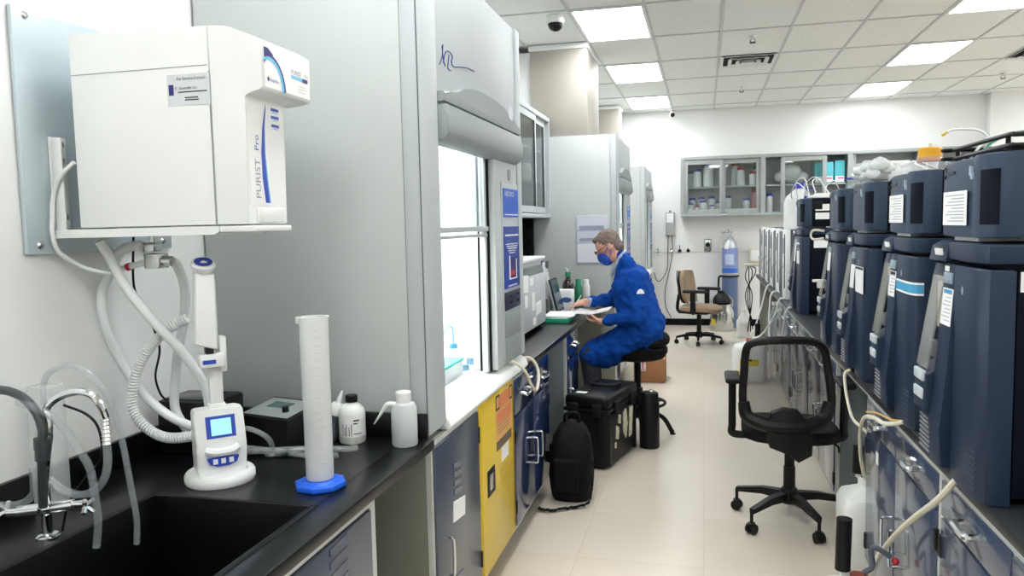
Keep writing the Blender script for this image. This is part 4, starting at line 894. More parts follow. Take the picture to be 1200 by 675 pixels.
hb = [(hp(.005, 0, .02), .098, (1.0, .80, 1.06), Rh), (hp(-.03, 0, -.055), .07, (.95, .82, .95), Rh), (hp(-.07, 0, -.075), .036, (1, 1, .8), Rh), (hp(-.098, 0, -.012), .018, (1.1, .75, 1.3), Rh), (hp(-.108, 0, -.028), .014, (1, 1, .8), Rh),
      (hp(-.072, -.033, .018), .018, (.7, 1.4, .5), Rh), (hp(-.072, .033, .018), .018, (.7, 1.4, .5), Rh), (hp(.015, -.081, -.005), .026, (.75, .35, 1.15), Rh), (hp(.015, .081, -.005), .026, (.75, .35, 1.15), Rh), (hp(-.088, 0, -.055), .018, (.7, 1.5, .5), Rh)]
person = blob('person', body_caps, hb, SKIN, None, .0055, 3)
tag(person, 'person in blue lab coat and blue face mask, seated writing at the worktop', 'person')
coat_caps = [(chest + V((0, -.075, .03)), hipc + V((.0, -.06, .0)), .122, .15), (chest + V((0, .075, .03)), hipc + V((0, .06, .0)), .122, .15), (chest + V((.03, 0, .05)), hipc + V((.02, 0, .05)), .12, .15),
             (shL, shL.lerp(elL, .5), .076, .068), (shL.lerp(elL, .5), elL, .068, .064), (elL, elL.lerp(haL, .86), .064, .042), (shR, elR, .076, .064), (elR, elR.lerp(haR, .8), .062, .042), (shL, shR, .078, .078),
             (shL.lerp(shR, .25) + V((0, 0, .02)), hp(.045, -.03, -.12), .06, .05), (shL.lerp(shR, .75) + V((0, 0, .02)), hp(.045, .03, -.12), .06, .05),
             (hipc + V((.02, -.08, -.035)), hipc.lerp(knL, .95) + V((0, 0, -.005)), .12, .10), (hipc + V((.02, .08, -.035)), hipc.lerp(knR, .92) + V((0, 0, -.01)), .12, .10), (hipc.lerp(knL, .25), hipc.lerp(knR, .25), .11, .11), (hipc.lerp(knL, .75), hipc.lerp(knR, .75), .09, .09), (chest + V((.0, -.09, -.02)), hipc + V((.02, -.09, .05)), .145, .165), (chest + V((.0, .09, -.02)), hipc + V((.02, .09, .05)), .145, .165), (hipc + V((-.03, -.1, .0)), hipc.lerp(knL, .7) + V((0, -.02, -.03)), .14, .12)]
coat = blob('lab_coat', coat_caps, [], COAT, None, .010, 8)
coat.parent = person
nz = coat.modifiers.new('folds', 'DISPLACE'); tx = bpy.data.textures.new('cloth_folds', 'CLOUDS'); tx.noise_scale = .075; nz.texture = tx; nz.strength = .04; nz.mid_level = .5; nz.texture_coords = 'LOCAL'
def kid(o): o.parent = person; return o
b = MB(); b.tube([hp(.03, -.075, -.115), hp(-.035, -.062, -.155), hp(-.09, -.01, -.185), hp(-.10, .01, -.188), hp(-.035, .062, -.155), hp(.03, .075, -.115), hp(.07, .05, -.105), hp(.085, 0, -.10), hp(.07, -.05, -.105), hp(.03, -.075, -.115)], .012, 8); kid(b.build('shirt_collar', mat('shirt_grey_blue', '#9fb0c4', .8)))
b = MB(); b.tube([hp(.045, -.085, -.135), hp(-.03, -.075, -.19), hp(-.10, -.02, -.245)], .018, 8); b.tube([hp(.045, .085, -.135), hp(-.03, .075, -.19), hp(-.10, .02, -.245)], .018, 8); kid(b.build('coat_lapels', COAT))
for sh, a_, c_ in ((0, elL, haL), (1, elR, haR)):
    p = a_.lerp(c_, .86 if sh == 0 else .8); q = a_.lerp(c_, .96 if sh == 0 else .9); kid(MB().cyl(p, q, .036, .034).build('shirt_cuff', mat('shirt_grey_blue', '#9fb0c4', .8)))
tr = blob('trousers', [(hipc + V((-.05, -.08, -.03)), knL, .09, .082), (hipc + V((-.05, .08, -.03)), knR, .09, .082), (knL, anL + V((0, 0, -.04)), .08, .062), (knR, anR + V((0, 0, -.04)), .08, .062)], [], PANT, None, .010, 6); kid(tr)
for an in (anL, anR):
    b = MB(); b.prism([(an.x+.05, .004), (an.x+.05, .07), (an.x+.02, .10), (an.x-.05, .09), (an.x-.13, .06), (an.x-.19, .05), (an.x-.21, .03), (an.x-.2, .004)], 'y', an.y-.042, an.y+.042, bev=.012); kid(b.build('shoe', BLK))
# hair: cap around skull, back and sides
hr = blob('hair', [], [(hp(.022, 0, .042), .097, (1.0, .86, .98), Rh), (hp(.065, 0, -.02), .062, (.75, 1.12, 1.1), Rh), (hp(.02, -.066, .02), .032, (1.1, .5, 1.1), Rh), (hp(.02, .066, .02), .032, (1.1, .5, 1.1), Rh), (hp(-.035, 0, .098), .045, (1.1, 1.2, .6), Rh)], HAIR, None, .006, 3); kid(hr)
nz = hr.modifiers.new('tufts', 'DISPLACE'); tx = bpy.data.textures.new('hair_tufts', 'CLOUDS'); tx.noise_scale = .02; nz.texture = tx; nz.strength = .012
mk = blob('face_mask', [], [(hp(-.062, 0, -.058), .066, (.86, .95, .98), Rh), (hp(-.088, 0, -.042), .04, (1, .95, 1.1), Rh)], MASKB, None, .006, 3); kid(mk)
b = MB()
for s in (-1, 1): b.tube([hp(-.055, s*.066, -.03), hp(-.02, s*.082, -.012), hp(.02, s*.086, .01)], .003); b.tube([hp(-.055, s*.066, -.085), hp(-.015, s*.078, -.06), hp(.02, s*.086, -.02)], .003)
kid(b.build('mask_ear_loop', MASKB))
b = MB()
for s in (-1, 1):
    b.tube([hp(-.108, s*.036+.022*cos(2*pi*k/12), .016+.016*sin(2*pi*k/12)) for k in range(13)], .0022, 6); b.tube([hp(-.105, s*.058, .018), hp(-.03, s*.083, .018), hp(.02, s*.087, .016)], .0022, 6)
b.tube([hp(-.108, -.014, .02), hp(-.112, 0, .022), hp(-.108, .014, .02)], .0022, 6); kid(b.build('glasses', BLK))
b = MB(); pn = haR + V((-.075, -.04, -.03)); b.cyl(pn, pn + V((-.03, -.01, -.055)), .004, .001, 8); b.cyl(pn, pn + V((.06, .01, .085)), .004, .004, 8); pen = b.build('ballpoint_pen', WHT); tag(pen, 'white pen held in the writing hand of the seated person', 'pen')
pt = MB(); pc = V((-.388, PY-.20, 1.155)); pt.prism([(-.03, -.012), (.03, -.012), (.022, .012), (.004, .024), (-.012, .02), (-.024, .006)], 'y', -.003, .003)
R_ = Matrix.Translation(V((-.452, PY-.262, 1.135))) @ Matrix.Rotation(radians(25), 4, 'Z') @ Matrix.Diagonal((1, 1, 1, 1)); pt.bm.transform(R_); kid(pt.build('sleeve_patch', PAP))
# ------------------------------------------------------------------ back wall
t = thing('wall_control_box', 'grey control box with two hanging cords on the back wall', 'control box', (-.505, 12.47, 1.62))
MB().box(-.575, -.44, 12.38, 12.498, 1.44, 1.80, .006).build('box', mat('box_grey', '#a9adac', .4), t)
MB().box(-.56, -.455, 12.376, 12.3805, 1.64, 1.785).build('label', PAP, t)
b = MB(); b.lathe([(.001, 0), (.02, 0), (.02, .03), (.001, .031)], (-.51, 12.44, 1.801), 12); b.build('conduit_fitting', STEEL, t)
b = MB(); b.tube([(-.54, 12.44, 1.44), (-.545, 12.45, 1.2), (-.56, 12.46, .9), (-.66, 12.44, .72), (-.73, 12.44, .74), (-.76, 12.43, .85)], .007); b.tube([(-.48, 12.44, 1.44), (-.475, 12.45, 1.15), (-.53, 12.46, .85), (-.59, 12.46, .55), (-.58, 12.46, .3), (-.50, 12.46, .13)], .007); b.build('cord', mat('cord_grey', '#6a6c6c', .5), t)
for k, (x_, lb) in enumerate(((-.70, 'wall gas tap nearest the third fume hood'), (-.50, 'wall gas tap below the grey control box'), (-.36, 'wall gas tap right of the hanging cords'), (-.23, 'rightmost dark wall gas tap left of the outlet'))):
    t = thing('gas_tap', lb, 'tap', (x_, 12.49, 1.19), 0, 'gas taps on the back wall'); c = Vector(t.location)
    b = MB(); b.cyl(c, c + V((0, -.05, 0)), .012); b.cyl(c + V((0, -.001, 0)), c + V((0, -.008, 0)), .026); b.cyl(c + V((-.03, -.055, 0)), c + V((.03, -.055, 0)), .008); b.build('tap_body', STEEL if k < 2 else BLK, t)
    h = MB(); h.box(c.x-.006, c.x+.006, c.y-.062, c.y-.05, c.z, c.z+(.09 if k == 2 else .045), .002); h.build('tap_lever', BLK, t)
t = thing('wall_outlet', 'round steel outlet fitting on the back wall beside the gas cylinder', 'outlet', (.07, 12.49, 1.26))
MB().box(.015, .125, 12.47, 12.499, 1.17, 1.37, .02, seg=3).build('cover_plate', STEEL, t)
MB().lathe([(.001, .012), (.03, .012), (.036, 0)], (.07, 12.47, 1.28), 20, 0, Matrix.Rotation(pi/2, 4, 'X')).build('socket', BLK, t)
# back wall cabinet
t = thing('wall_cabinet', 'long grey wall cabinet with glass doors and bottles on the back wall', 'cabinet', (1.6, 12.3, 1.72))
xs = [-.335, .87, 2.08, 3.02, 3.90]; z0, z1 = 1.72, 2.63; yf = 12.13
b = MB(); b.box(xs[0], xs[-1], yf, 12.498, z1-.05, z1, .003); b.box(xs[0], xs[-1], yf-.02, 12.498, z0, z0+.045, .003); b.box(xs[0], xs[-1], 12.485, 12.498, z0+.045, z1-.05)
for i, x_ in enumerate(xs):
    a = 0 if i == 0 else -.035; e = .05 if i == 0 else (0 if i == 4 else .035)
    b.box(x_+a-(.05 if i == 4 else 0), x_+e, yf, 12.484, z0+.045, z1-.05)
b.build('carcass', mat('cabinet_pale_grey', '#9aa09f', .4), t)
b = MB()
for i in range(4): b.box(xs[i]+.051, xs[i+1]-.051, yf+.09, 12.484, 2.155, 2.18)
b.build('shelf', HOODL, t)
CBI = mat('cabinet_inner_grey', '#a9aeae', .55)
b = MB(); b.box(xs[0]+.05, xs[-1]-.05, 12.478, 12.4845, z0+.05, z1-.055); b.build('inner_back', CBI, t)
for xa, xb_, yy_ in ((-.285, .30, yf+.012), (.27, .835, yf+.036), (1.12, 1.76, yf+.012), (2.115, 2.16, yf+.036), (2.97, 2.985, yf+.03)):
    d = MB(); w_ = min(.06, (xb_-xa)/2.2)
    d.box(xa, xa+w_, yy_, yy_+.02, z0+.05, z1-.055, .002); d.box(xb_-w_, xb_, yy_, yy_+.02, z0+.05, z1-.055, .002)
    if xb_-xa > .2: d.box(xa+w_, xb_-w_, yy_+.001, yy_+.019, z1-.12, z1-.055); d.box(xa+w_, xb_-w_, yy_+.001, yy_+.019, z0+.05, z0+.11)
    d = d.build('door', mat('cabinet_pale_grey', '#b4b8b6', .4), t)
    if xb_-xa > .2: MB().box(xa+w_, xb_-w_, yy_+.008, yy_+.011, z0+.11, z1-.12).build('pane', PANE, d)
lo, hi = z0+.046, 2.181
BT = [(-.19, hi, .05, .24, CAPB, 12.37, 'tall white blue-capped bottle at the left end of the upper shelf'), (-.09, hi, .062, .27, CAPB, 12.30, 'white blue-capped bottle second on the upper shelf'), (.075, hi, .075, .37, CAPB, 12.30, 'tallest white bottle on the upper shelf of the back cabinet'),
      (-.20, lo, .06, .17, CAPB, 12.28, 'front left white jar with blue cap on the lower shelf'), (-.165, lo, .058, .25, CAPB, 12.42, 'rear left white jar with blue cap on the lower shelf'), (-.02, lo, .058, .26, CAPB, 12.42, 'rear second white jar with blue cap on the lower shelf'), (.0, lo, .062, .2, CAPB, 12.28, 'front second white jar with blue cap on the lower shelf'), (.12, lo, .062, .27, CAPB, 12.42, 'rear third white jar with blue cap on the lower shelf'), (.13, lo, .045, .13, CAPB, 12.27, 'small low jar with blue cap in front on the lower shelf'), (.235, lo, .05, .19, CAPB, 12.38, 'white jar with blue cap right of the jar cluster on the lower shelf'), (-.095, lo, .032, .12, RED, 12.26, 'tiny red-capped vial between the blue-capped jars'), (.33-.09, lo, .03, .1, RED, 12.25, 'tiny red-capped vial at the front of the lower shelf'),
      (.375, lo, .05, .27, CAPB, 12.40, 'slim white bottle behind the middle door stile'),
      (.48, hi, .065, .36, RED, 12.43, 'white bottle with pink-red cap at the back of the upper shelf'), (.555, hi, .06, .27, RED, 12.30, 'white bottle with bright red cap in the second door, upper shelf'), (.755-.02, hi, .056, .20, RED, 12.27, 'short white jar with red cap on the upper shelf'), (.80, hi, .06, .29, CAPB, 12.43, 'white blue-capped jar at the back right of the upper shelf'), (.885-.055, hi, .05, .25, CAPB, 12.29, 'white blue-capped jar at the front right of the upper shelf'),
      (.64, lo, .055, .22, CAPB, 12.31, 'lone white blue-capped jar on the lower shelf of the second door'), (.775, lo, .068, .36, RED, 12.38, 'pink bottle with red cap on the lower shelf'), (.80, lo, .04, .11, RED, 12.25, 'small red-topped pot in front of the pink bottle'), (.92, lo, .04, .0, RED, 12.32, ''),
      (.975, lo, .05, .28, CAPB, 12.33, 'grey-white blue-capped bottle in the open third section, lower shelf')]
for x_, z_, r, h, cp, y_, lb in BT:
    if not lb: continue
    bd = mat('pink_bottle', '#e39a9e', .4) if 'pink bottle' in lb else WHT
    simple_bottle('chemical_bottle', lb, (x_, y_, z_+.001), r, h, bd, cp, 'chemical bottles in the back wall cabinet', max(.03, h*.14), neck=.72)
tag(MB().ball((1.28, 12.31, 2.335), .15, 0, (1.1, .8, .95)).ball((1.42, 12.31, 2.28), .09, 0, (1.2, .8, .9)).ball((1.14, 12.31, 2.29), .09, 0, (1.1, .8, .9)).build('foam_bag', mat('bag_milky', '#e6e8e6', .35, alpha=.85, bump=.4, scale=14)), 'rounded white plastic bag bulging on the upper shelf of the back wall cabinet', 'bag')
for x0_, x1_, y0_, y1_, h, lb in ((1.60, 1.86, 12.2, 12.42, .30, 'aqua carton on the upper shelf of the back cabinet, beside the white bag'), (1.88, 2.02, 12.22, 12.42, .32, 'aqua and white carton with pink mark at the right of the back cabinet door')):
    t = thing('aqua_carton', lb, 'box', ((x0_+x1_)/2, (y0_+y1_)/2, hi)); MB().box(x0_, x1_, y0_, y1_, hi+.001, hi+h, .004).build('carton', AQUA, t)
    MB().box(x0_+.01, x1_-.01, y0_-.002, y0_+.001, hi+.005, hi+.09, 0).build('white_band', PAP, t); MB().box(x1_-.1, x1_-.015, y0_-.003, y0_, hi+.05, hi+.075).build('pink_mark', mat('pink_mark', '#d86aa0', .5), t)
# gas cylinder, dewar
t = thing('gas_cylinder', 'tall blue grey gas cylinder with regulator against the back wall', 'gas cylinder', (.40, 12.30, 0)); c = Vector(t.location)
MB().lathe([(.001, .002), (.115, .002), (.12, .02), (.12, .80), (.001, .80)], c, 32).build('lower_cylinder', GASB, t)
MB().lathe([(.001, .80), (.12, .80), (.12, 1.22), (.112, 1.27), (.09, 1.33), (.05, 1.38), (.03, 1.40), (.03, 1.42), (.001, 1.42)], c, 32).build('cylinder_shoulder', mat('cylinder_silver', '#b9bfc4', .35, metal=.5), t)
b = MB(); band(b, c, .1208, -175, -5, .85, 1.235, 0, 16); band(b, c, .1212, -175, -5, .85, .92, 1, 16); band(b, c, .1214, -128, -62, .98, 1.14, 2, 8)
b.build('cylinder_label', [mat('cylinder_wrap', '#7f8fc0', .5, var=.12, scale=30), GASL, mat('wrap_pale', '#b9c0dc', .5, var=.12, scale=60)], t)
b = MB(); b.tube([(c.x+.125*cos(a), c.y+.125*sin(a), .80) for a in [2*pi*k/24 for k in range(25)]], .016); b.tube([(c.x-.12, c.y-.04, .80), (c.x-.16, c.y-.06, .79), (c.x-.17, c.y-.06, .70), (c.x-.17, c.y-.05, .45)], .016); b.build('restraint_strap', BLK, t)
b = MB(); b.cyl(c + V((0, 0, 1.41)), c + V((0, 0, 1.50)), .02); b.cyl(c + V((-.12, -.02, 1.475)), c + V((.03, 0, 1.475)), .014)
for dx_ in (-.12, -.06): b.cyl(c + V((dx_, -.03, 1.50)), c + V((dx_, -.055, 1.50)), .03)
b.lathe([(.001, 0), (.035, 0), (.035, .02), (.001, .021)], c + V((0, 0, 1.50)), 16); b.build('regulator', STEEL, t)
b = MB(); b.tube([c + V((-.12, -.02, 1.47)), c + V((-.15, -.03, 1.35)), c + V((-.145, -.03, 1.2)), c + V((-.125, -.03, 1.0))], .005); b.build('gas_line', CREAM, t)
MB().box(c.x-.08, c.x-.02, c.y-.128, c.y-.118, 1.22, 1.32, .002, rot=Matrix.Rotation(radians(12), 3, 'Y')).build('hang_tag', PAP, t)
t = thing('dewar_flask', 'squat steel dewar with black domed lid on the floor by the gas cylinder', 'dewar', (.27, 11.95, 0)); c = Vector(t.location)
MB().lathe([(.001, .003), (.17, .003), (.175, .015), (.175, .27), (.168, .30), (.15, .34), (.15, .40), (.10, .43), (.001, .431)], c, 32).build('vessel', STEEL, t)
MB().lathe([(.156, .252), (.1775, .252), (.1775, .262), (.156, .262)], c, 32).build('band', CHR, t)
MB().lathe([(.001, .425), (.14, .425), (.13, .48), (.09, .54), (.05, .57), (.05, .60), (.001, .602)], c, 28).build('lid', BLK, t)
b = MB()
for s in (-1, 1): b.tube([c + V((s*.15, -.05, .36)), c + V((s*.155, -.06, .47)), c + V((s*.10, -.06, .53))], .009)
b.build('handle', CHR, t)
band(bb := MB(), c, .1765, -150, -122, .10, .19, 0, 4); bb.build('hazard_label', YEL, t)
# ------------------------------------------------------------------ chairs
def caster_base(t, cx, cy, r, angs, hub, mats=BLK, wr=.028):
    b = MB(); b.lathe([(.001, hub-.05), (.045, hub-.05), (.05, hub), (.04, hub+.03), (.001, hub+.031)], (cx, cy, 0), 20); b.build('hub', mats, t)
    for a in angs:
        a = radians(a); e = V((cos(a), sin(a), 0)); s = V((-e.y, e.x, 0)); p = V((cx, cy, hub-.005))
        b = MB()
        A = [p + s*.024 + V((0, 0, .02)), p - s*.024 + V((0, 0, .02)), p - s*.024 - V((0, 0, .03)), p + s*.024 - V((0, 0, .03))]
        q = p + e*r + V((0, 0, -.03)); B = [q + s*.014 + V((0, 0, .012)), q - s*.014 + V((0, 0, .012)), q - s*.014 - V((0, 0, .014)), q + s*.014 - V((0, 0, .014))]
        m_ = [x*.5 + y*.5 + V((0, 0, .012)) for x, y in zip(A, B)]
        rings = [[b.bm.verts.new(v) for v in L] for L in (A, m_, B)]
        for R1, R2 in zip(rings, rings[1:]):
            for k in range(4): b.bm.faces.new((R1[k], R1[(k+1) % 4], R2[(k+1) % 4], R2[k]))
        b.bm.faces.new(rings[0]); b.bm.faces.new(rings[-1][::-1]); b._fin(0); leg = b.build('base_leg', mats, t)
        b = MB(); w = V((q.x, q.y, wr+.002)); b.cyl(w + s*.006, w + s*.022, wr, seg=18); b.cyl(w - s*.006, w - s*.022, wr, seg=18); b.cyl(V((q.x, q.y, wr+.01)), V((q.x, q.y, q.z)), .009, seg=10)
        b.cyl(w - s*.012, w + s*.012, wr*.6, seg=12); b.box(q.x-.02, q.x+.02, q.y-.02, q.y+.02, wr+.018, wr+.034, .006); b.build('caster', mats, leg)
t = thing('mesh_chair', 'black mesh-back swivel chair in the aisle, its see-through back towards the camera', 'chair', (.455, 4.33, 0))
cx, cy = .455, 4.33
caster_base(t, cx, cy, .30, (154, 226, 293, 10, 82), .16)
b = MB(); b.cyl((cx, cy, .17), (cx, cy, .31), .031); b.cyl((cx, cy, .30), (cx, cy, .41), .026); b.build('gas_lift_cover', BLK, t)
MB().cyl((cx, cy, .40), (cx, cy, .455), .015).build('gas_lift', STEEL, t)
b = MB(); b.box(cx-.10, cx+.10, cy-.1, cy+.14, .445, .475, .012); b.tube([(cx+.08, cy+.05, .455), (cx+.2, cy+.02, .45), (cx+.245, cy, .43), (cx+.25, cy-.01, .40)], .006); b.build('tilt_mechanism', BLK, t)
b = MB()
sv = []
for z, k in ((.478, .9), (.49, 1), (.525, 1.0), (.545, .92), (.552, .6)):
    sv.append([b.bm.verts.new((cx + .25*k*math.copysign(abs(cos(a))**.55, cos(a)), cy + .03 + .235*k*math.copysign(abs(sin(a))**.55, sin(a)), z)) for a in [2*pi*i/32 for i in range(32)]])
for A, B in zip(sv, sv[1:]):
    for k in range(32): b.bm.faces.new((A[k], A[(k+1) % 32], B[(k+1) % 32], B[k]))
b.bm.faces.new(sv[0][::-1]); b.bm.faces.new(sv[-1]); b._fin(0); b.build('seat', BLKM, t)
# backrest: outline in (u,z), curved plan so that the sides come forward
ob = [(-.168, 1.01), (-.10, 1.03), (0, 1.037), (.10, 1.034), (.15, 1.018), (.185, .98), (.205, .88), (.222, .75), (.222, .67), (.195, .615), (.14, .585), (.05, .57), (-.06, .565), (-.14, .585), (-.19, .64), (-.205, .73), (-.198, .86), (-.19, .97)]
bx = lambda u, z: V((cx-.045 + u*1.02, cy - .215 + .9*u*u + .10*abs(z-.75)*(z-.75)*2 - .035*(1 if z > .9 else 0)*(z-.9)/.14, z))
def loop(P, n=5):
    Q = P[-2:] + P + P[:3]; C_ = catmull([V((u, 0, z)) for u, z in Q], n); return [(p.x, p.z) for p in C_[2*n:-2*n]]
L = loop(ob); b = MB()
PW = [bx(u, z) for u, z in L]
# frame section grows wider towards the bottom
b.tube(PW + PW[:1], lambda q: .021, 10, smooth=False); b.build('back_frame', BLK, t)
MESH = bpy.data.materials.new('chair_mesh'); MESH.use_nodes = True
nt = MESH.node_tree; N = nt.nodes; pb = N['Principled BSDF']; pb.inputs['Base Color'].default_value = (.012, .012, .014, 1); pb.inputs['Roughness'].default_value = .7
tc = N.new('ShaderNodeTexCoord'); wv = []
for ax in ('X', 'Z'):
    w_ = N.new('ShaderNodeTexWave'); w_.bands_direction = ax; w_.inputs['Scale'].default_value = 130; nt.links.new(tc.outputs['Object'], w_.inputs[0]); wv.append(w_)
mxm = N.new('ShaderNodeMath'); mxm.operation = 'MAXIMUM'; nt.links.new(wv[0].outputs['Fac'], mxm.inputs[0]); nt.links.new(wv[1].outputs['Fac'], mxm.inputs[1])
gt = N.new('ShaderNodeMath'); gt.operation = 'GREATER_THAN'; gt.inputs[1].default_value = .74; nt.links.new(mxm.outputs[0], gt.inputs[0]); nt.links.new(gt.outputs[0], pb.inputs['Alpha'])
b = MB(); cc = bx(.01, .80)
n = len(L); R1 = [b.bm.verts.new(p) for p in PW]; rr_ = [R1]
for k in (.66, .33):
    rr_.append([b.bm.verts.new(bx(.01 + (u-.01)*k, .80 + (z-.80)*k)) for u, z in L])
for A, B in zip(rr_, rr_[1:]):
    for k in range(n): b.bm.faces.new((A[k], A[(k+1) % n], B[(k+1) % n], B[k]))
b.bm.faces.new(rr_[-1]); b._fin(0); b.build('back_mesh', MESH, t)
b = MB()   # broad lower lumbar shell below the mesh
P1 = [bx(u, z) for u, z in ((-.20, .70), (-.185, .63), (-.13, .60), (-.06, .585), (.05, .585), (.13, .60), (.19, .635), (.215, .71))]
b.tube(P1, lambda q: .03 + .012*sin(pi*q), 10)
b.prism([(cx-.115, .66), (cx-.055, .685), (cx+.015, .675), (cx+.055, .62), (cx+.09, .545), (cx+.085, .44), (cx+.02, .40), (cx-.06, .47), (cx-.12, .47), (cx-.145, .53)], 'y', cy-.245, cy-.185, bev=.014)
b.box(cx-.06, cx+.05, cy-.22, cy-.02, .445, .50, .015); b.build('lumbar_spine', BLK, t)
for s, xo, zt in ((-1, -.30, .79), (1, .275, .775)):
    b = MB(); xx = cx + xo; b.tube([(cx + xo*.6, cy+.02, .47), (xx*.98+cx*.02, cy+.02, .475), (xx, cy+.02, .53), (xx, cy+.01, .66), (xx, cy, zt-.01)], .021, 10)
    arm = b.build('arm_post', BLK, t)
    b = MB(); b.box(xx-.04, xx+.04, cy-.12, cy+.13, zt-.012, zt+.018, .014, seg=3); b.build('arm_pad', RUB, arm)
t = thing('task_chair', 'tan fabric swivel chair with black arms near the back wall', 'chair', (-.055, 10.65, 0))
cx, cy = -.055, 10.65
caster_base(t, cx, cy, .31, (0, 72, 144, 216, 288), .13)
b = MB(); b.cyl((cx, cy, .13), (cx, cy, .42), .03); b.box(cx-.14, cx+.14, cy-.1, cy+.1, .40, .44, .015); b.build('gas_lift', BLK, t)
b = MB(); sv = []
for z, k in ((.445, .92), (.46, 1), (.50, 1), (.525, .85), (.53, .5)):
    sv.append([b.bm.verts.new((cx + .03 + .26*k*math.copysign(abs(cos(a))**.6, cos(a)), cy + .24*k*math.copysign(abs(sin(a))**.6, sin(a)), z - .03*max(0, cos(a))**3)) for a in [2*pi*i/32 for i in range(32)]])
for A, B in zip(sv, sv[1:]):
    for k in range(32): b.bm.faces.new((A[k], A[(k+1) % 32], B[(k+1) % 32], B[k]))
b.bm.faces.new(sv[0][::-1]); b.bm.faces.new(sv[-1]); b._fin(0); b.build('seat', TAN, t)
b = MB(); b.box(cx-.23, cx+.2, cy-.2, cy+.2, .415, .446, .02); b.tube([(cx-.15, cy, .42), (cx-.29, cy, .43), (cx-.305, cy, .52), (cx-.28, cy, .66)], .024); b.build('back_bracket', BLK, t)
def shell(x_off, th, mats, nm, k_=1):
    b = MB(); G = []
    for i in range(13):
        v = -1 + 2*i/12; z = .77 + .215*v; hw = .225*k_*(1 - .28*max(0, v)**3 - .25*max(0, -v)**4)
        G.append([(cx - .285 + .05*v*v*(1 if v < 0 else .4) - .045*(v > 0)*v + x_off + .09*(u*u), cy + u*hw, z*1.0 if abs(v) < 1 else z) for u in [-1 + 2*j/10 for j in range(11)]])
    vs = [[b.bm.verts.new(p) for p in r] for r in G]; vb = [[b.bm.verts.new((p[0]+th, p[1], p[2])) for p in r] for r in G]
    for a, q in ((vs, 1), (vb, -1)):
        for i in range(12):
            for j in range(10): b.bm.faces.new((a[i][j], a[i][j+1], a[i+1][j+1], a[i+1][j]))
    for i in range(12):
        for j in (0, 10): b.bm.faces.new((vs[i][j], vs[i+1][j], vb[i+1][j], vb[i][j]))
    for j in range(10):
        for i in (0, 12): b.bm.faces.new((vs[i][j], vs[i][j+1], vb[i][j+1], vb[i][j]))
    b._fin(0); b.build(nm, mats, t)
shell(0, .022, BLK, 'back_shell', 1.0); shell(.023, .045, TAN, 'backrest', .97)
for s in (-1, 1):
    yy_ = cy + s*.27; b = MB(); b.box(cx-.02, cx+.05, yy_-.02, yy_+.02, .43, .71, .012); b.tube([(cx, cy+s*.1, .43), (cx+.01, yy_, .435), (cx+.015, yy_, .5)], .02); arm = b.build('arm_post', BLK, t)
    b = MB(); b.box(cx-.12, cx+.20, yy_-.05, yy_+.05, .705, .745, .02, seg=3); b.build('arm_pad', RUB, arm)
t.rotation_euler.z = radians(-20)
# ------------------------------------------------------------------ right bench
t = thing('analyzer_bench_top', 'long black bench top under the row of navy analysers on the right', 'worktop', (1.15, 6, .876))
MB().box(.70, 1.60, .3, 11.0, .8765, .914, .005).build('worktop', BENCH, t)
MB().box(.704, .7085, .3, 11.0, .870, .8764).build('edge_strip', FRM, t)
def cab_right(label, y0, y1, nd, z1=.869, x0=.715, x1=1.5, name='base_cabinet'):
    t = thing(name, label, 'cabinet', ((x0+x1)/2, (y0+y1)/2, 0))
    MB().box(x0+.02, x1, y0, y1, .1, z1, .002).build('carcass', mat('cabinet_side_grey', '#7c868c', .4), t)
    b = MB(); w_ = .024
    b.box(x0, x0+.0195, y0, y0+w_, .1, z1); b.box(x0, x0+.0195, y1-w_, y1, .1, z1); b.box(x0+.0005, x0+.0195, y0+w_, y1-w_, z1-w_, z1); b.box(x0+.0005, x0+.0195, y0+w_, y1-w_, .1, .1+w_)
    L = (y1-y0-.036)/nd
    for k in range(1, nd): yk = y0+.018+L*k; b.box(x0+.0005, x0+.0195, yk-.008, yk+.008, .118, z1-w_)
    b.build('frame', FRM, t)
    MB().box(x0+.08, x1-.05, y0+.01, y1-.01, .002, .099).build('toe_kick', BLKM, t)
    for k in range(nd):
        ya, yb = y0+.024+L*k, y0+.012+L*(k+1)
        d = MB().box(x0-.008, x0+.018, ya, yb, .738, z1-.02, .003).build('drawer', CABR, t)
        yc = (ya+yb)/2; loop_handle((x0-.006, yc-.055, .80), (x0-.006, yc+.055, .80), (-.034, 0, -.006), .010).build('handle', CHR, d)
        d = MB().box(x0-.008, x0+.018, ya, yb, .122, .73, .003).build('door', CABR, t)
        yh = yb-.06 if k % 2 == 0 else ya+.06
        loop_handle((x0-.006, yh, .48), (x0-.006, yh, .34), (-.032, 0, 0), .0055).build('handle', CHR, d)
        ye = ya if k % 2 == 0 else yb
        for zq in (.64, .20): MB().box(x0-.012, x0+.003, ye-.012, ye+.012, zq-.035, zq+.035, .002).build('hinge', BLK, d)
    return t
cab_right('navy base cabinet at bottom right, nearest the camera under the first analyser', 1.42, 2.56, 2)
a2 = cab_right('navy base cabinet with chrome pulls beside the white jerrycan knee space', 2.565, 3.665, 2)
cab_right('navy base cabinet behind the mesh chair, beyond the knee space', 4.49, 5.62, 2)
cab_right('navy base cabinet under the fourth and fifth analysers', 5.625, 6.76, 2)
cab_right('navy base cabinet under the white-fronted units, farthest of the right row', 6.765, 7.9, 2)
for ch in list(a2.children):
    if ch.name.startswith('door') and ch.bound_box[0][1] > 0: MB().box(.7055, .7075, 3.40, 3.44, .62, .67).build('white_tag', PAP, ch)
t = thing('bench_leg_panel', 'plain grey end panel closing the far end of the right bench', 'panel', (1.15, 10.95, 0)); MB().box(.75, 1.55, 10.93, 10.97, .002, .875, .002).build('panel', OLV, t); b = MB(); b.box(1.5, 1.52, 7.95, 10.92, .1, .87); b.build('back_panel', OLV, t)
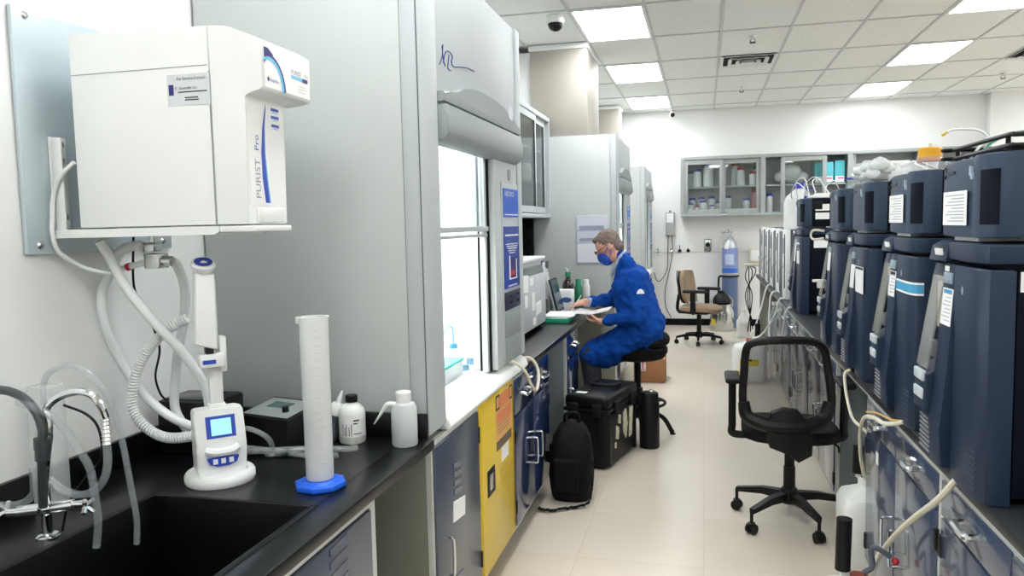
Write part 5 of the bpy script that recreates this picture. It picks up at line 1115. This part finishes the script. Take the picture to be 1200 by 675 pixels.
# ------------------------------------------------------------------ liquid chromatograph stacks (front faces -X, y = 0 is the near side)
def make_module():
    t = thing('separation_module', 'x', 'analyser', (.70, 2.06, .9145))
    lc = dict(local=True)
    MB().box(.074, .60, .006, .658, .022, .60, .006).build('housing', NAVD, t, **lc)
    b = MB(); b.prism([(.07, 0), (.035, .002), (.015, .012), (.004, .045), (0, .11), (0, .18), (.002, .336), (.07, .336)], 'z', .0, .60, bev=.006); d = b.build('front_door', NAVY, t, **lc)
    b = MB()
    for k in range(7): b.prism([(.005, .05), (.001, .15), (-.0025, .15), (.001, .05)], 'z', .025+.0165*k, .031+.0165*k)
    b.build('vent_ribs', NAVL, d, **lc)
    MB().lathe([(.001, .004), (.016, .003), (.02, 0)], (.004, .235, .535), 18, 0, Matrix.Rotation(-pi/2, 4, 'Y')).build('door_latch', mat('latch_pale', '#9fb0bd', .4), d, **lc)
    b = MB(); b.prism([(.10, .60), (.008, .60), (-.012, .30), (-.028, .13), (-.022, .022), (.10, .022)], 'y', .338, .488, bev=.005); m = b.build('control_panel', NAVY, t, **lc)
    b = MB(); b.box(.001, .012, .37, .475, .543, .575, .002, rot=Matrix.Rotation(radians(3.8), 3, 'Y')); b.build('keypad', mat('keypad_navy', '#8fa0ad', .3), m, **lc)
    b = MB(); b.prism([(.10, .595), (.016, .595), (.008, .56), (.03, .55), (.02, .30), (-.035, .27), (-.04, .16), (-.018, .15), (-.018, .022), (.10, .022)], 'y', .490, .658, bev=.004); s = b.build('sample_bay', NAVY, t, **lc)
    b = MB(); b.prism([(.014, .565), (.009, .565), (-.034, .285), (-.029, .285)], 'y', .502, .65); b.build('bay_window', mat('smoked_window', '#a9aaa2', .12, alpha=.4), s, **lc)
    b = MB(); b.box(.021, .03, .505, .648, .40, .54, 0, 0); b.box(.0, .02, .51, .645, .31, .36, .003, 1); b.build('bay_interior', [mat('bay_beige', '#cdc6b4', .5), mat('bay_grey', '#7f8684', .4)], s, **lc)
    b = MB()
    for z_ in (.245, .19): b.box(-.0435, -.03, .515, .64, z_, z_+.032, .004)
    b.build('bay_pulls', mat('pull_silver', '#c9d2d6', .3), s, **lc)
    b = MB()
    for k in range(8): b.prism([(-.016, .505), (-.022, .505), (-.022, .65), (-.016, .65)], 'z', .03+.014*k, .035+.014*k)
    b.build('bay_vents', mat('vent_bronze', '#8d8f92', .4), s, **lc)
    # top tray: slab on the near side, block on the far side
    b = MB(); b.prism([(.58, 0), (.06, .0), (.03, .004), (.012, .016), (.003, .05), (.001, .14), (.0, .22), (.004, .425), (.58, .425)], 'z', .614, .662, bev=.005); b.build('tray_slab', NAVY, t, **lc)
    b = MB(); b.prism([(.30, .606), (-.004, .606), (.004, .648), (.03, .664), (.30, .664)], 'y', .432, .656, bev=.004); k_ = b.build('tray_block', NAVY, t, **lc)
    b = MB(); b.box(-.006, -.0005, .475, .565, .622, .642, .001, rot=Matrix.Rotation(radians(-10), 3, 'Y')); b.build('label', PAP, k_, **lc)
    b = MB(); b.box(.05, .56, .02, .64, .5995, .6145); b.build('tray_gap', NAVD, t, **lc)
    return t
def make_detector():
    t = thing('detector_module', 'x', 'analyser', (.70, 2.06, .9145+.677))
    lc = dict(local=True)
    MB().box(.074, .58, .008, .63, 0, .215, .006).build('housing', NAVD, t, **lc)
    b = MB(); b.prism([(.075, 0), (.05, .002), (.03, .012), (.014, .04), (.004, .09), (-.002, .15), (.0, .20), (.075, .20)], 'z', 0, .216, bev=.006); d = b.build('front_bulge', NAVL, t, **lc)
    MB().prism([(.0205, .025), (.011, .045), (.002, .09), (-.001, .12), (.015, .12), (.035, .025)], 'z', .035, .175).build('recess', NAVD, d, **lc)
    b = MB(); b.prism([(.075, .206), (.008, .206), (.004, .32), (.006, .50), (.016, .635), (.075, .635)], 'z', 0, .214, bev=.006); f_ = b.build('front_cover', NAVL, t, **lc)
    b = MB(); b.tube([(.006, .575+.014*cos(a), .185+.016*sin(a)) for a in [radians(60+240*k/10) for k in range(11)]], .0022, 6, 0); b.build('emblem', BLK, f_, **lc)
    b = MB(); b.box(.002, .006, .44, .55, .178, .186, 0); b.build('nameplate', NAVY, f_, **lc)
    b = MB(); b.prism([(.004, .205), (-.006, .205), (-.006, .225), (.004, .225)], 'z', .165, .19); b.prism([(.003, .19), (-.006, .19), (-.006, .21), (.003, .21)], 'z', .155, .172); b.build('button', mat('latch_pale', '#9fb0bd', .4), f_, **lc)
    b = MB(); b.box(.08, .15, .003, .012, .13, .195, .004); b.build('side_grip', BLK, t, **lc)
    b = MB(); b.box(.02, .2, .22, .5, -.0115, -.001, 0); b.build('cable_tray', PAP, t, **lc)
    return t
def note(t, x, y0, y1, z0, z1, lines=0, m=PAP, head=None, name='paper_note', tilt=0):
    """paper taped on a front face (local coordinates)"""
    b = MB(); b.box(x-.0012, x, y0, y1, z0, z1, 0, 0)
    for k in range(lines): 
        zz = z1 - (z1-z0)*(k+1.4)/(lines+1.6); b.box(x-.0017, x-.001, y0+(y1-y0)*.1, y1-(y1-y0)*(.1+.25*((k*5) % 3)/2), zz, zz+.0022, 0, 1)
    if head: b.box(x-.0016, x-.001, y0+.012, y1-.012, z1-.014, z1-.003, 0, 2)
    if tilt: b.bm.transform(Matrix.Translation((x, 0, (z0+z1)/2)) @ Matrix.Rotation(radians(tilt), 4, 'Y') @ Matrix.Translation((-x, 0, -(z0+z1)/2)))
    return b.build(name, [m, PRT, head or PRT], t, smooth=False, local=True)
M1 = make_module(); D1 = make_detector()
Ys = [2.12, 2.84, 3.65, 4.39, 6.25]; Xs = [.676, .69, .695, .70, .72]
M1.scale = D1.scale = (1, .72, 1)
M1.location = (Xs[0], Ys[0], .9145); D1.location = (Xs[0]+.02, Ys[0]+.025, .9145+.677)
mods, dets = [M1], [D1]
mlab = ['navy analyser with large glass sample bay, nearest the camera at the right edge', 'navy analyser with turquoise strip on its door, second from the camera', 'navy analyser with white sheets on both door and panel, third from the camera',
        'navy analyser half hidden behind the third one, fourth from the camera', 'navy analyser standing apart beyond the gap, with white labels on its side']
dlab = ['slate detector box on top of the nearest analyser, with a white sheet on its front', 'slate detector box with a white sheet, on the second analyser with turquoise strip', 'plain slate detector box on the third analyser, clear wrapped supplies above it',
        'slate detector box on the fourth analyser under a blue cap', 'slate detector box with white side labels on the analyser beyond the gap']
for i in range(1, 5):
    mods.append(dup(M1, mlab[i], (Xs[i], Ys[i], .9145))); dets.append(dup(D1, dlab[i], (Xs[i]+.012, Ys[i]+.02, .9145+.677)))
M1['label'] = mlab[0]; D1['label'] = dlab[0]
for o in mods: o['group'] = 'navy analysers on the right bench'
for o in dets: o['group'] = 'detector boxes on the analysers'
TQ = mat('turquoise_label', '#3f9cc8', .45)
note(M1, -.0005, .348, .475, .425, .53, 8, head=TQ, tilt=4); note(M1, .006, .42, .475, .578, .593, 0); note(D1, .001, .27, .56, .032, .128, 9)
b = MB(); b.box(.09, .20, -.0015, .0, .56, .60, 0); 
b = MB(); b.box(.080, .22, .0045, .0058, .545, .595, 0, 0)
for k in range(4): b.box(.09, .20, .004, .0046, .552+.01*k, .556+.01*k, 0, 1)
b.build('side_label', [PAP, PRT], M1, smooth=False, local=True)
note(mods[1], -.0005, .348, .478, .44, .535, 6, head=INK, tilt=4)
b = MB()
P = [(.001, .336), (-.001, .18), (-.001, .11), (.003, .045), (.014, .012), (.034, .0015)]
for p, q in zip(P, P[1:]):
    b.face([(p[0]-.001, p[1], .475), (q[0]-.001, q[1], .475), (q[0]-.001, q[1], .505), (p[0]-.001, p[1], .505)], 0)
    b.face([(p[0]-.0006, p[1], .468), (q[0]-.0006, q[1], .468), (q[0]-.0006, q[1], .512), (p[0]-.0006, p[1], .512)], 1)
b.build('turquoise_strip', [TQ, PAP], mods[1], smooth=False, local=True); note(dets[1], .001, .27, .56, .038, .14, 9)
note(mods[2], -.003, .05, .30, .395, .515, 0, head=INK); note(mods[2], -.003, .348, .478, .405, .515, 0, tilt=4)
note(mods[3], -.002, .348, .478, .44, .545, 0, tilt=4)
b = MB(); b.box(-.075, .0, .56, .60, .365, .38, .004); b.box(-.05, -.01, .565, .595, .33, .365, .004); b.build('side_fitting', PAP, mods[3], local=True)
note(mods[4], .0, .05, .28, .39, .505, 0, head=INK); note(mods[4], -.001, .348, .478, .40, .58, 0, tilt=4); note(mods[4], .0, .06, .29, .54, .555, 0)
b = MB(); b.box(.10, .20, .0045, .0058, .515, .575, 0, 0); b.build('side_label', PAP, mods[4], smooth=False, local=True)
b = MB(); b.box(.10, .20, .0065, .0078, .12, .17, 0, 0); b.box(.10, .20, .0065, .0078, .055, .105, 0, 0); b.build('side_label', PAP, dets[4], smooth=False, local=True)
# white-fronted narrow units at the far end of the bench
def make_unit():
    t = thing('pump_module', 'x', 'analyser', (.74, 7.5, .9145))
    MB().box(-.005, .55, .31, .66, .02, .62, .01).box(.03, .55, 0, .31, .02, .64, .006).build('housing', mat('unit_dark', '#3c4650', .4), t, local=True)
    b = MB(); b.box(-.01, .035, .0, .305, .0, .645, .012); b.build('front_cover', WHT, t, local=True)
    b = MB(); b.box(-.014, -.009, .05, .12, .1, .6, .003); b.build('dark_strip', BLK, t, local=True)
    b = MB(); b.box(-.0135, -.009, .17, .30, .42, .56, .002, 0); b.build('status_panel', PRT, t, local=True); MB().cyl((-.02, .23, .30), (-.008, .23, .30), .02).build('drain_port', STEEL, t, local=True)
    b = MB(); b.tube([(-.01, .23, .30), (-.05, .22, .24), (-.045, .2, .1), (-.03, .22, .03)], .004); b.build('drain_tube', CLR, t, local=True)
    return t
U = make_unit(); us = ['nearest', 'second', 'third', 'fourth', 'farthest']
for k, y in enumerate((7.4, 8.1, 8.8, 9.5, 10.2)):
    lb = 'narrow white-fronted pump unit, %s of five beyond the navy analysers' % us[k]
    if k == 0: U['label'] = lb; U.location = (.74, y, .9145); U['group'] = 'white pump units'
    else: dup(U, lb, (.74, y, .9145), 0, 'white pump units')
# ------------------------------------------------------------------ on top of the analysers
zt = .9145 + .677 + .217
def media_bottle(label, loc, r, h, cap, capr=.026, liquid=0):
    t = thing('media_bottle', label, 'bottle', loc); c = V(loc)
    MB().lathe([(.001, 0), (r*.95, 0), (r, .008), (r, h*.58), (r*.85, h*.70), (capr*.85, h*.86), (capr*.85, h*.93), (.001, h*.931)], c, 24).build('bottle_body', [CLRG, CLR, HDPE][liquid], t)
    MB().lathe([(.001, h*.88), (capr, h*.88), (capr, h), (.001, h*1.002)], c, 18).build('cap', cap, t); return t
media_bottle('big clear conical bottle with blue cap on the nearest white pump unit', (.85, 7.5, 1.561), .13, .42, CAPB, .045, 2)
media_bottle('clear bottle with blue cap on top of the analyser beyond the gap', (.84, 6.62, zt), .055, .09, CAPB, .04)
t = media_bottle('squat white bottle with wide blue cap at the fourth detector top', (.86, 4.86, zt), .05, .075, CAPB, .05)
t = thing('media_bottle', 'clear bottle with large yellow cap on the second detector', 'bottle', (.81, 3.14, zt+.001)); c = V(t.location)
MB().lathe([(.001, 0), (.072, 0), (.076, .006), (.07, .035), (.045, .052), (.04, .06), (.001, .061)], c, 24).build('bottle_body', CLR, t)
MB().lathe([(.001, .05), (.04, .05), (.04, .088), (.036, .092), (.001, .092)], c, 20).build('cap', YCAP, t)
MB().lathe([(.036, .043), (.042, .043), (.042, .053), (.036, .053)], c, 20).build('cap_ring', ORG, t)
b = MB(); b.cyl(c + V((0, 0, .09)), c + V((0, 0, .108)), .006); b.build('cap_port', CREAM, t)
for k, (x, y, sx_, sy_, h, lb) in enumerate(((.93, 3.78, .05, .10, .08, 'white supply box beside the yellow-capped bottle, on the third detector'), (.87, 4.03, .06, .09, .10, 'tallest white supply box on the third detector'), (1.04, 4.0, .09, .14, .05, 'low flat white supply box at the back of the third detector'))):
    t = thing('supply_box', lb, 'box', (x, y, zt)); MB().box(x-sx_, x+sx_, y-sy_, y+sy_, zt+.001, zt+h, .006).build('box', PAP, t)
    MB().box(x-sx_-.003, x+sx_+.003, y-sy_-.003, y+sy_+.003, zt+h*.82, zt+h+.004, .004).build('lid', FOAM, t)
b = MB()
for k in range(16): b.ball((.72+.03*((k*7) % 5)/2, 3.66+.024*k, zt+.03+.014*((k*3) % 4)), .024+.005*((k*5) % 3), 0, (1.3, 1.0+.3*(k % 2), .8), 12)
o = b.build('wrapped_supplies', mat('clear_wrap', '#e9efee', .12, alpha=.6, bump=.8, scale=30)); tag(o, 'crumpled clear plastic wrapped supplies on the third detector', 'wrapped supplies')
dsp = o.modifiers.new('crumple', 'DISPLACE'); tx = bpy.data.textures.new('crumple', 'CLOUDS'); tx.noise_scale = .018; dsp.texture = tx; dsp.strength = .03
t = thing('solvent_tray', 'black wire solvent tray with thin tubes on the nearest detector', 'tray', (.95, 2.3, zt))
b = MB()
for z_, dx_ in ((.012, 0), (.038, 0)):
    b.tube([(.74, 2.15, zt+z_), (.73, 2.17, zt+z_), (.73, 2.56, zt+z_), (.74, 2.58, zt+z_), (1.2, 2.58, zt+z_), (1.21, 2.56, zt+z_), (1.21, 2.17, zt+z_), (1.2, 2.15, zt+z_), (.74, 2.15, zt+z_)], .006, 8)
for y in (2.17, 2.56):
    for x in (.735, .97, 1.205): b.cyl((x, y, zt+.001), (x, y, zt+.038), .006)
for k in range(7): b.cyl((.73, 2.16+.065*k, zt+.012), (1.21, 2.16+.065*k, zt+.012), .003)
b.build('wire_frame', BLK, t)
MB().box(.76, 1.0, 2.36, 2.48, zt+.001, zt+.018, .003).build('white_pad', PAP, t)
def ttube(P, lb, m, r=.004): return tag(MB().tube(P, r, 8).build('solvent_tube', m), lb, 'tube', 'solvent tubes on the analysers')
ttube([(.735, 2.45, zt+.004), (.762, 2.45, zt+.04), (.777, 2.45, zt+.058), (.765, 2.45, zt+.075), (.74, 2.45, zt+.084), (.692, 2.45, zt+.086), (.674, 2.45, zt+.08)], 'white tube arching high above the nearest detector', TUBEW, .0035)
ttube([(.6745, 2.45, zt+.0802), (.661, 2.45, zt+.071)], 'yellow tip at the end of the high arching tube', mat('tip_yellow', '#d8c25a', .4), .004)
ttube([(.78, 2.48, zt+.03), (.80, 2.47, zt+.05), (.85, 2.45, zt+.07), (.95, 2.45, zt+.07), (1.0, 2.45, zt+.02)], 'green tube bending over the wire tray at the right edge', mat('tube_green', '#4f8f7a', .3))
ttube([(.76, 2.56, zt+.004), (.75, 2.60, zt+.02), (.77, 2.62, zt+.05), (.85, 2.62, zt+.06)], 'short white tube at the far front corner of the wire tray', TUBEW)
ttube([(.76, 3.0, zt+.01), (.74, 3.05, zt+.03), (.80, 3.25, zt+.05), (.9, 3.40, zt+.03)], 'white tube lying over the second detector top', TUBEW)
for k in range(5):
    P = [(.78+.03*k, 5.0+.3*k*.6, zt-.22+.24*(k > 3)), (.76+.03*k, 5.3+.3*k*.5, zt+.04+.03*k), (.80, 6.1+.1*k, zt+.13-.02*k), (.82, 6.45, zt+.02)]
    P = [[(.79, 6.32, zt+.024), (.74, 6.30, zt+.09), (.70, 6.36, zt+.12), (.68, 6.5, zt+.05), (.70, 6.62, zt+.004)], [(.84, 6.33, zt+.038), (.82, 6.36, zt+.13), (.88, 6.42, zt+.15), (.93, 6.5, zt+.06), (.94, 6.56, zt+.004)], [(.90, 6.32, zt+.038), (.92, 6.30, zt+.10), (.97, 6.33, zt+.13), (1.02, 6.45, zt+.08), (1.05, 6.5, zt+.004)], [(.80, 6.37, zt+.024), (.77, 6.45, zt+.16), (.72, 6.55, zt+.13), (.75, 6.68, zt+.004)], [(.95, 6.37, zt+.024), (.86, 6.50, zt+.17), (.80, 6.70, zt+.10), (.86, 6.80, zt+.004)]][k]
    ttube(P, ['front', 'second', 'middle', 'fourth', 'rear'][k] + ' white tube of the tangle above the analyser beyond the gap', TUBEW, .004)
t = thing('tubing_manifold', 'white plastic tubing manifold on the analyser beyond the gap', 'manifold', (.86, 6.33, zt)); b = MB(); b.box(.78, 1.0, 6.28, 6.40, zt+.001, zt+.022, .004); b.box(.83, .95, 6.30, 6.38, zt+.022, zt+.036, .004); b.build('manifold', WHT, t)
for k, y in enumerate((6.30, 6.36)): MB().box(.76, .772, y, y+.02, zt+.001, zt+.02, .002).build('blue_clip', CAPB, t)
t = thing('cable_loop', 'cream cable looping at the tray of the fourth analyser', 'cable', (.69, 4.98, 1.55)); MB().tube([(.72, 5.035, 1.575), (.66, 5.05, 1.58), (.645, 5.06, 1.55), (.66, 5.05, 1.525), (.715, 5.03, 1.53)], .007).build('cable', CREAM, t)
# ------------------------------------------------------------------ waste jugs, tubes
def jug(label, loc, sx, sy, h, filt=None, m=HDPE2, name='waste_jug', lab=None, cone=False, red=False):
    t = thing(name, label, 'jug', loc); c = V(loc); b = MB(); rings = []
    prof = [(0, .94), (.015, 1), (h*.80, 1), (h*.90, .86), (h*.955, .55), (h, .30)] if not cone else [(0, .94), (.012, 1), (h*.55, 1), (h*.62, .97), (h*.88, .35), (h, .28)]
    for z, k in prof: rings.append([b.bm.verts.new(c + V((sx*k*math.copysign(abs(cos(a))**.5, cos(a)), sy*k*math.copysign(abs(sin(a))**.5, sin(a)), z+.002))) for a in [2*pi*i/32 for i in range(32)]])
    for A, B in zip(rings, rings[1:]):
        for k in range(32): b.bm.faces.new((A[k], A[(k+1) % 32], B[(k+1) % 32], B[k]))
    b.bm.faces.new(rings[0][::-1]); b.bm.faces.new(rings[-1]); b._fin(0); b.build('jug_body', m, t)
    MB().lathe([(.001, h+.001), (.032, h+.001), (.032, h+.035), (.001, h+.036)], c, 18).build('cap', WHT if not red else mat('cap_dull_red', '#9a4a3c', .5), t)
    if filt:
        dx_, dy_, L = filt; p = c + V((dx_, dy_, h+.03)); b = MB(); b.cyl(c + V((0, 0, h+.02)), p, .008); b.cyl(p, p + V((0, 0, .02)), .012); q = V((.02, 0, 1)).normalized()
        b.build('filter_stem', WHT, t); b = MB(); b.cyl(p + V((0, 0, .02)), p + q*(L+.02), .027, seg=20); b.build('exhaust_filter', BLK, t)
    if lab:
        x_ = c.x - sx; b = MB(); b.box(c.x-sx*.6, c.x+sx*.5, c.y-sy-.0015, c.y-sy+.0015, h*.45, h*.62, 0, 0); b.box(c.x-sx*.75, c.x-sx*.1, c.y-sy-.0015, c.y-sy+.0015, h*.25, h*.33, 0, 0); b.box(c.x-sx*.3, c.x+sx*.1, c.y-sy-.002, c.y-sy, h*.57, h*.62, 0, 1); b.build('hazard_label', [mat('hazard_yellow', '#e8d21f', .5), INK], t)
    return t
jug('white plastic jerrycan with exhaust filter on the floor in the knee space', (.748, 3.87, 0), .118, .14, .37, (-.02, .06, .13))
jug('waste jug with black exhaust filter standing nearest the camera, cut off below', (.545, 2.90, 0), .13, .15, .33, (-.055, 0, .19), red=True)
jug('waste jug with yellow hazard label behind the mesh chair', (.46, 8.2, 0), .17, .17, .40, (.08, 0, .14), lab=True, red=True)
jug('white jug with sloped shoulders on the floor near the gas cylinder', (.55, 11.25, 0), .095, .10, .37, None, HDPE2, cone=True)
t = thing('jug_fitting', 'grey angled tube fitting with a red tip above the nearest waste jug', 'fitting', (.62, 2.9, .37))
b = MB(); b.tube([(.56, 2.9, .372), (.59, 2.9, .40), (.585, 2.9, .455), (.60, 2.9, .47), (.65, 2.9, .44)], .010); b.build('elbow', mat('fitting_grey', '#5d6470', .4), t)
MB().ball((.665, 2.9, .425), .014).build('red_tip', RED, t)
def wtube(P, r, lb, m=CREAM): return tag(MB().tube(P, r, 8).build('waste_tube', m), lb, 'tube', 'waste tubes on the right bench front')
wtube([(.695, 2.33, .925), (.680, 2.34, .90), (.662, 2.36, .86), (.655, 2.44, .80), (.65, 2.60, .70), (.648, 2.80, .57), (.643, 2.93, .47), (.62, 2.97, .40), (.60, 2.98, .33)], .010, 'thick cream waste tube running from under the nearest analyser down to the nearest jug')
wtube([(.690, 2.93, .925), (.665, 2.96, .91), (.65, 3.05, .888), (.648, 3.2, .87), (.65, 3.4, .82), (.658, 3.52, .73), (.68, 3.62, .6), (.72, 3.76, .47), (.745, 3.84, .418)], .008, 'cream tube from the second analyser bending down to the white jerrycan')
wtube([(.695, 2.96, .922), (.662, 3.0, .915), (.648, 3.1, .909), (.648, 3.2, .892), (.65, 3.35, .858)], .0035, 'thin orange tube along the cream tube at the bench edge', mat('tube_orange', '#d6a85a', .4))
wtube([(.69, 3.95, .922), (.668, 3.96, .90), (.665, 3.94, .85), (.668, 3.88, .78), (.675, 3.78, .72), (.70, 3.7, .70), (.74, 3.70, .66)], .007, 'cream tube hanging from the third analyser towards the navy cabinet')
for k, (P, lb) in enumerate((([(.72, 7.42, .93), (.68, 7.45, .91), (.66, 7.5, .8), (.62, 7.7, .65), (.56, 8.0, .50), (.50, 8.15, .45)], 'clear white tube from the nearest pump unit down to the labelled jug'), ([(.73, 8.2, .93), (.67, 8.2, .88), (.655, 8.2, .6), (.66, 8.15, .3), (.67, 8.1, .05)], 'clear white tube hanging straight below the second pump unit'),
    ([(.73, 8.9, .95), (.68, 8.9, .9), (.62, 8.85, .68), (.54, 8.6, .5), (.47, 8.28, .45)], 'clear white tube from the third pump unit down to the labelled jug'), ([(.72, 6.7, .93), (.675, 6.72, .90), (.66, 6.8, .78), (.655, 7.0, .55), (.66, 7.1, .3)], 'clear white tube at the bench edge beyond the fifth analyser'))):
    wtube(P, .009, lb, TUBEW)
for k, (x, y, r, h, lb) in enumerate(((.86, 8.4, .12, .62, 'clear carboy under the far end of the right bench, nearest of three'), (.90, 9.2, .12, .66, 'clear carboy under the far end of the right bench, middle of three'), (.88, 10.1, .12, .60, 'clear carboy under the far end of the right bench, farthest of three'))):
    t = thing('carboy', lb, 'carboy', (x, y, .002), 0, 'carboys under the right bench'); c = V(t.location)
    MB().lathe([(.001, 0), (r*.95, 0), (r, .01), (r, h*.72), (r*.8, h*.84), (.035, h*.92), (.035, h), (.001, h)], c, 24).build('carboy_body', CLR, t)
    MB().lathe([(.001, h-.02), (.042, h-.02), (.042, h+.02), (.001, h+.021)], c, 16).build('cap', WHT, t)
    b = MB()
    for z_ in (.2, .4): b.lathe([(r*.99, h*z_), (r*1.02, h*z_+.008), (r*.99, h*z_+.016)], c, 24)
    b.build('rib_bands', CLR, t)
t = thing('cable_bundle', 'black cable bundle with clear plastic hanging at the far end of the right bench', 'cables', (.70, 11.15, 0))
b = MB()
for k in range(4): b.tube([(.60+.015*k, 11.12+.02*k, 1.02), (.57+.045*k, 11.10, .85+.03*k), (.66-.03*k, 11.12, .6), (.60+.04*k, 11.12, .1)], .007)
b.build('cables', BLK, t); b = MB(); b.box(.56, .76, 11.06, 11.2, 1.015, 1.05, .01); b.build('tray', CREAM, t)
t = thing('wall_junction_box', 'cream junction box on the back wall behind the bench end', 'box', (.78, 12.47, 1.1)); MB().box(.70, .86, 12.40, 12.498, 1.0, 1.22, .01).build('box', CREAM, t); MB().box(.72, .84, 12.396, 12.401, 1.03, 1.19, .002).build('cover', WHT, t)
